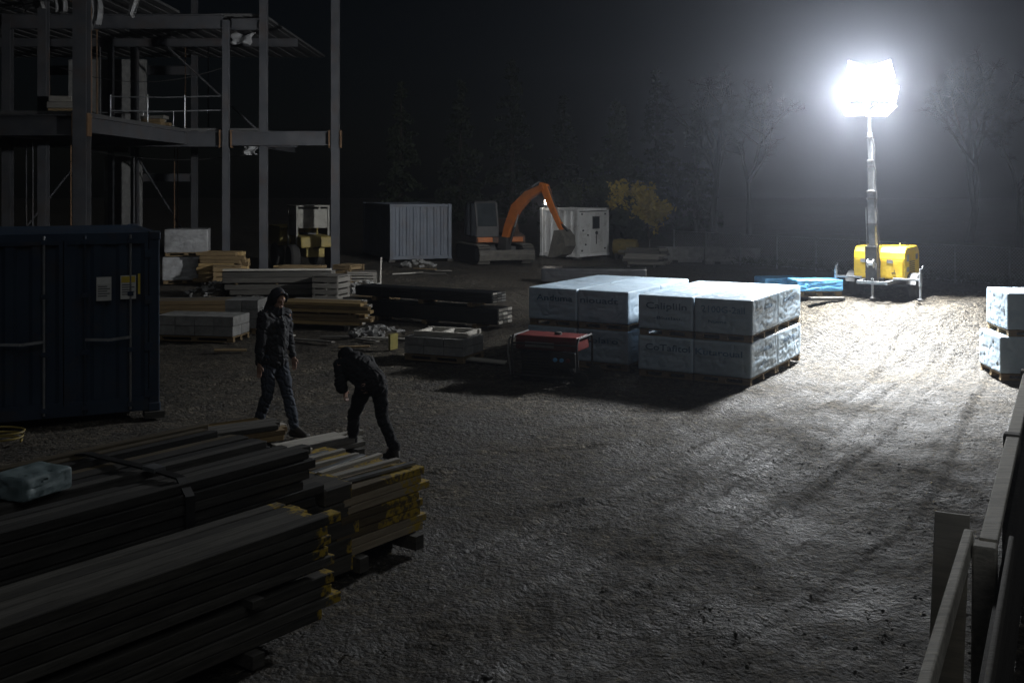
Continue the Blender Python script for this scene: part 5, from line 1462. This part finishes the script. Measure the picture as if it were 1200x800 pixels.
def foot(m, an, d, lift=0.0):
    an, d = Vector(an), Vector(d).normalized()
    z = Vector((0, 0, 1))
    toe = an + d * .19 - z * (an.z - .035 - lift)
    heel = an - d * .055 - z * (an.z - .04)
    m.capsule(an, heel, .055, .042, 10); m.capsule(heel, toe, .043, .038, 10); m.capsule(an, toe - d * .05 + z * .01, .055, .045, 10)
    m.capsule(toe - Vector((-d.y, d.x, 0)) * .022, toe + Vector((-d.y, d.x, 0)) * .022, .036, .036, 10)

# -- standing person, walking to the right behind the plank stacks
ps = empty('person', G(321, 511), R(-30), 'person standing in dark hooded jacket and jeans, arms hanging, by the plank stacks', 'person')
hipL, hipR = Vector((.0, .09, .98)), Vector((.0, -.09, .98))
knL, knR = Vector((.13, .10, .55)), Vector((-.02, -.10, .53))
anL, anR = Vector((.26, .10, .11)), Vector((-.20, -.10, .13))
shL, shR = Vector((.02, .20, 1.53)), Vector((.02, -.20, 1.53))
elL, elR = Vector((-.01, .27, 1.22)), Vector((.03, -.27, 1.21))
wrL, wrR = Vector((.08, .27, .97)), Vector((.02, -.29, .95))
hc, hf, hu = Vector((.07, 0, 1.735)), Vector((1, -.25, -.34)), Vector((.33, 0, 1))
b = MB()
head(b, hc, hf, hu)
b.capsule((.01, 0, 1.50), (.045, 0, 1.66), .062, .056); b.capsule((0, 0, 1.02), (.0, 0, 1.42), .12, .14)
b.capsule(shL, shR, .07, .07); b.capsule(hipL, hipR, .10, .10)
for s_, e_, w_ in ((shL, elL, wrL), (shR, elR, wrR)): b.capsule(s_, e_, .055, .042); b.capsule(e_, w_, .042, .028)
for h_, k_, a_ in ((hipL, knL, anL), (hipR, knR, anR)): b.capsule(h_, k_, .085, .055); b.capsule(k_, a_, .055, .04); b.capsule(a_, a_ + Vector((.13, 0, -.06)), .04, .035)
hand(b, wrL, (.22, .02, -1), (1, 0, .2), .6); hand(b, wrR, (.12, .0, -1), (1, 0, .2), .6)
blob(b, 'body', M['skin'], ps, .0075, 3)
j = MB()
j.capsule((0, 0, 1.00), (0, 0, 1.16), .165, .165); j.capsule((-.005, 0, 1.16), (.0, 0, 1.40), .165, .175)
j.sphere((0, .05, .98), .16, 12, (1.0, 1.0, .8)); j.sphere((0, -.05, .98), .16, 12, (1.0, 1.0, .8))
j.capsule((0, .06, 1.05), (.01, .12, 1.42), .13, .12); j.capsule((0, -.06, 1.05), (.01, -.12, 1.42), .13, .12)
j.capsule(shL, shR, .09, .09); j.capsule((-.01, 0, 1.45), (.0, 0, 1.58), .13, .09)
for s_, e_, w_ in ((shL, elL, wrL), (shR, elR, wrR)):
    j.capsule(s_, e_, .088, .070); j.capsule(e_, e_.lerp(w_, .9), .070, .052); j.sphere(e_.lerp(w_, .84), .057, 10)
j.capsule((.12, .0, 1.0), (.13, 0, 1.45), .05, .05)
jk = blob(j, 'jacket', M['cloth_jacket'], ps, .011, 4, fold=.022)
z_ = MB().tube([(.178, -.0, 1.0), (.186, 0, 1.2), (.178, 0, 1.42), (.13, 0, 1.54)], .006, 6).build('zip', M['mast'], jk)
hd = MB()
fN = hf.normalized()
sN = hu.normalized().cross(fN).normalized(); uN = fN.cross(sN)
Mh = Matrix((fN, sN, uN)).transposed()
hd.sphere(hc - fN * .03 + uN * .022, 1, 16, (.108, .104, .128), Mh)
hd.sphere(hc - fN * .06 - uN * .03, 1, 14, (.095, .108, .13), Mh)
for k in range(7):
    a_, a2 = R(-100 + 200 * k / 7), R(-100 + 200 * (k + 1) / 7)
    q0, q1 = [hc + fN * (.052 + .030 * max(0, math.cos(t_))) + sN * math.sin(t_) * .090 + uN * (math.cos(t_) * .105 + .012) for t_ in (a_, a2)]
    hd.capsule(q0, q1, .017, .017, 8)
for k in range(10):
    a_ = 2 * math.pi * k / 10; hd.capsule((.03 + .085 * math.cos(a_), .085 * math.sin(a_), 1.555), (.045 + .078 * math.cos(a_), .078 * math.sin(a_), 1.625), .032, .026, 8)
hd.capsule(hc - fN * .07, Vector((-.06, 0, 1.56)), .085, .10)
blob(hd, 'hood', M['cloth_jacket'], ps, .011, 4)
tr_ = MB()
for h_, k_, a_ in ((hipL, knL, anL), (hipR, knR, anR)):
    tr_.capsule(h_, k_, .108, .078); tr_.capsule(k_, a_ + Vector((0, 0, .0)), .078, .066); tr_.sphere(a_ + Vector((0, 0, .03)), .07, 10)
tr_.capsule(hipL + Vector((0, 0, .03)), hipR + Vector((0, 0, .03)), .115, .115)
blob(tr_, 'trousers', M['cloth_jeans'], ps, .011, 4, fold=.018)
for a_, lf in ((anL, 0), (anR, 0)):
    f_ = MB(); foot(f_, a_, (1, 0, 0), lf); blob(f_, 'boot', M['boot'], ps, .01, 3)

# -- second person bent forward with back to the camera
p2 = empty('person', G(431, 534), R(126), 'person in black clothing bent low with head down, beyond the yellow-ended planks', 'person')
hipL, hipR = Vector((-.10, .09, .84)), Vector((-.10, -.09, .84))
knL, knR = Vector((.14, .11, .48)), Vector((-.16, -.11, .45))
anL, anR = Vector((.16, .12, .10)), Vector((-.42, -.12, .16))
shL, shR = Vector((.34, .19, 1.03)), Vector((.34, -.19, 1.03))
elL, elR = Vector((.20, .25, .80)), Vector((.20, -.25, .80))
wrL, wrR = Vector((.37, .10, .74)), Vector((.36, -.10, .72))
hc, hf, hu = Vector((.54, 0, 1.08)), Vector((.8, 0, -.6)), Vector((.6, 0, .8))
b = MB(); head(b, hc, hf, hu)
b.capsule((.36, 0, 1.02), (.49, 0, 1.05), .062, .056); b.capsule((-.06, 0, .88), (.30, 0, 1.02), .12, .14); b.capsule(shL, shR, .07, .07); b.capsule(hipL, hipR, .10, .10)
for s_, e_, w_ in ((shL, elL, wrL), (shR, elR, wrR)): b.capsule(s_, e_, .055, .042); b.capsule(e_, w_, .042, .028)
for h_, k_, a_ in ((hipL, knL, anL), (hipR, knR, anR)): b.capsule(h_, k_, .085, .055); b.capsule(k_, a_, .055, .04); b.capsule(a_, a_ + Vector((.13, 0, -.06)), .04, .035)
hand(b, wrL, (.3, -.1, -1), (.6, -1, 0), .8); hand(b, wrR, (.3, .1, -1), (.6, 1, 0), .8)
blob(b, 'body', M['skin'], p2, .0085, 3)
j = MB(); j.capsule((-.12, 0, .87), (.10, 0, .94), .165, .17); j.capsule((.10, 0, .95), (.32, 0, 1.03), .17, .165); j.capsule((-.08, .06, .9), (.30, .11, 1.02), .13, .12); j.capsule((-.08, -.06, .9), (.30, -.11, 1.02), .13, .12)
j.capsule(shL, shR, .09, .09)
for s_, e_, w_ in ((shL, elL, wrL), (shR, elR, wrR)): j.capsule(s_, e_, .088, .068); j.capsule(e_, e_.lerp(w_, .9), .068, .05)
blob(j, 'jacket', M['cloth_black'], p2, .012, 4, fold=.022)
hd = MB(); fN = hf.normalized(); uN = hu.normalized()
hd.sphere(hc + uN * .035 - fN * .025, .105, 12, (1.05, .88, .95)); hd.sphere(hc + uN * .05 + fN * .02, .09, 12)
blob(hd, 'knit_cap', M['cloth_black'], p2, .011, 4)
tr_ = MB()
for h_, k_, a_ in ((hipL, knL, anL), (hipR, knR, anR)):
    tr_.capsule(h_, k_, .108, .078); tr_.capsule(k_, a_, .078, .066); tr_.sphere(a_ + Vector((0, 0, .03)), .07, 10)
tr_.capsule(hipL, hipR, .118, .118)
blob(tr_, 'trousers', M['cloth_black'], p2, .011, 4, fold=.018)
for a_ in (anL, anR):
    f_ = MB(); foot(f_, a_, (1, 0, 0)); blob(f_, 'boot', M['boot'], p2, .01, 3)

# ================================================================== NIGHT HAZE
hz = MB().box((0, 92, 12.5), (330, 260, 29)).build('haze', None)
hm = bpy.data.materials.new('haze'); hm.use_nodes = True
nt = hm.node_tree; nt.nodes.clear()
out = nt.nodes.new('ShaderNodeOutputMaterial'); pv = nt.nodes.new('ShaderNodeVolumePrincipled')
pv.inputs['Color'].default_value = (0.80, 0.86, 1.0, 1); pv.inputs['Density'].default_value = HAZE; pv.inputs['Anisotropy'].default_value = 0.9
nt.links.new(pv.outputs[0], out.inputs['Volume'])
hm.cycles.volume_sampling = 'EQUIANGULAR'
hm.cycles.homogeneous_volume = True
hz.data.materials.append(hm)
tag(hz, 'thin night haze filling the air of the yard', 'haze', kind='stuff')
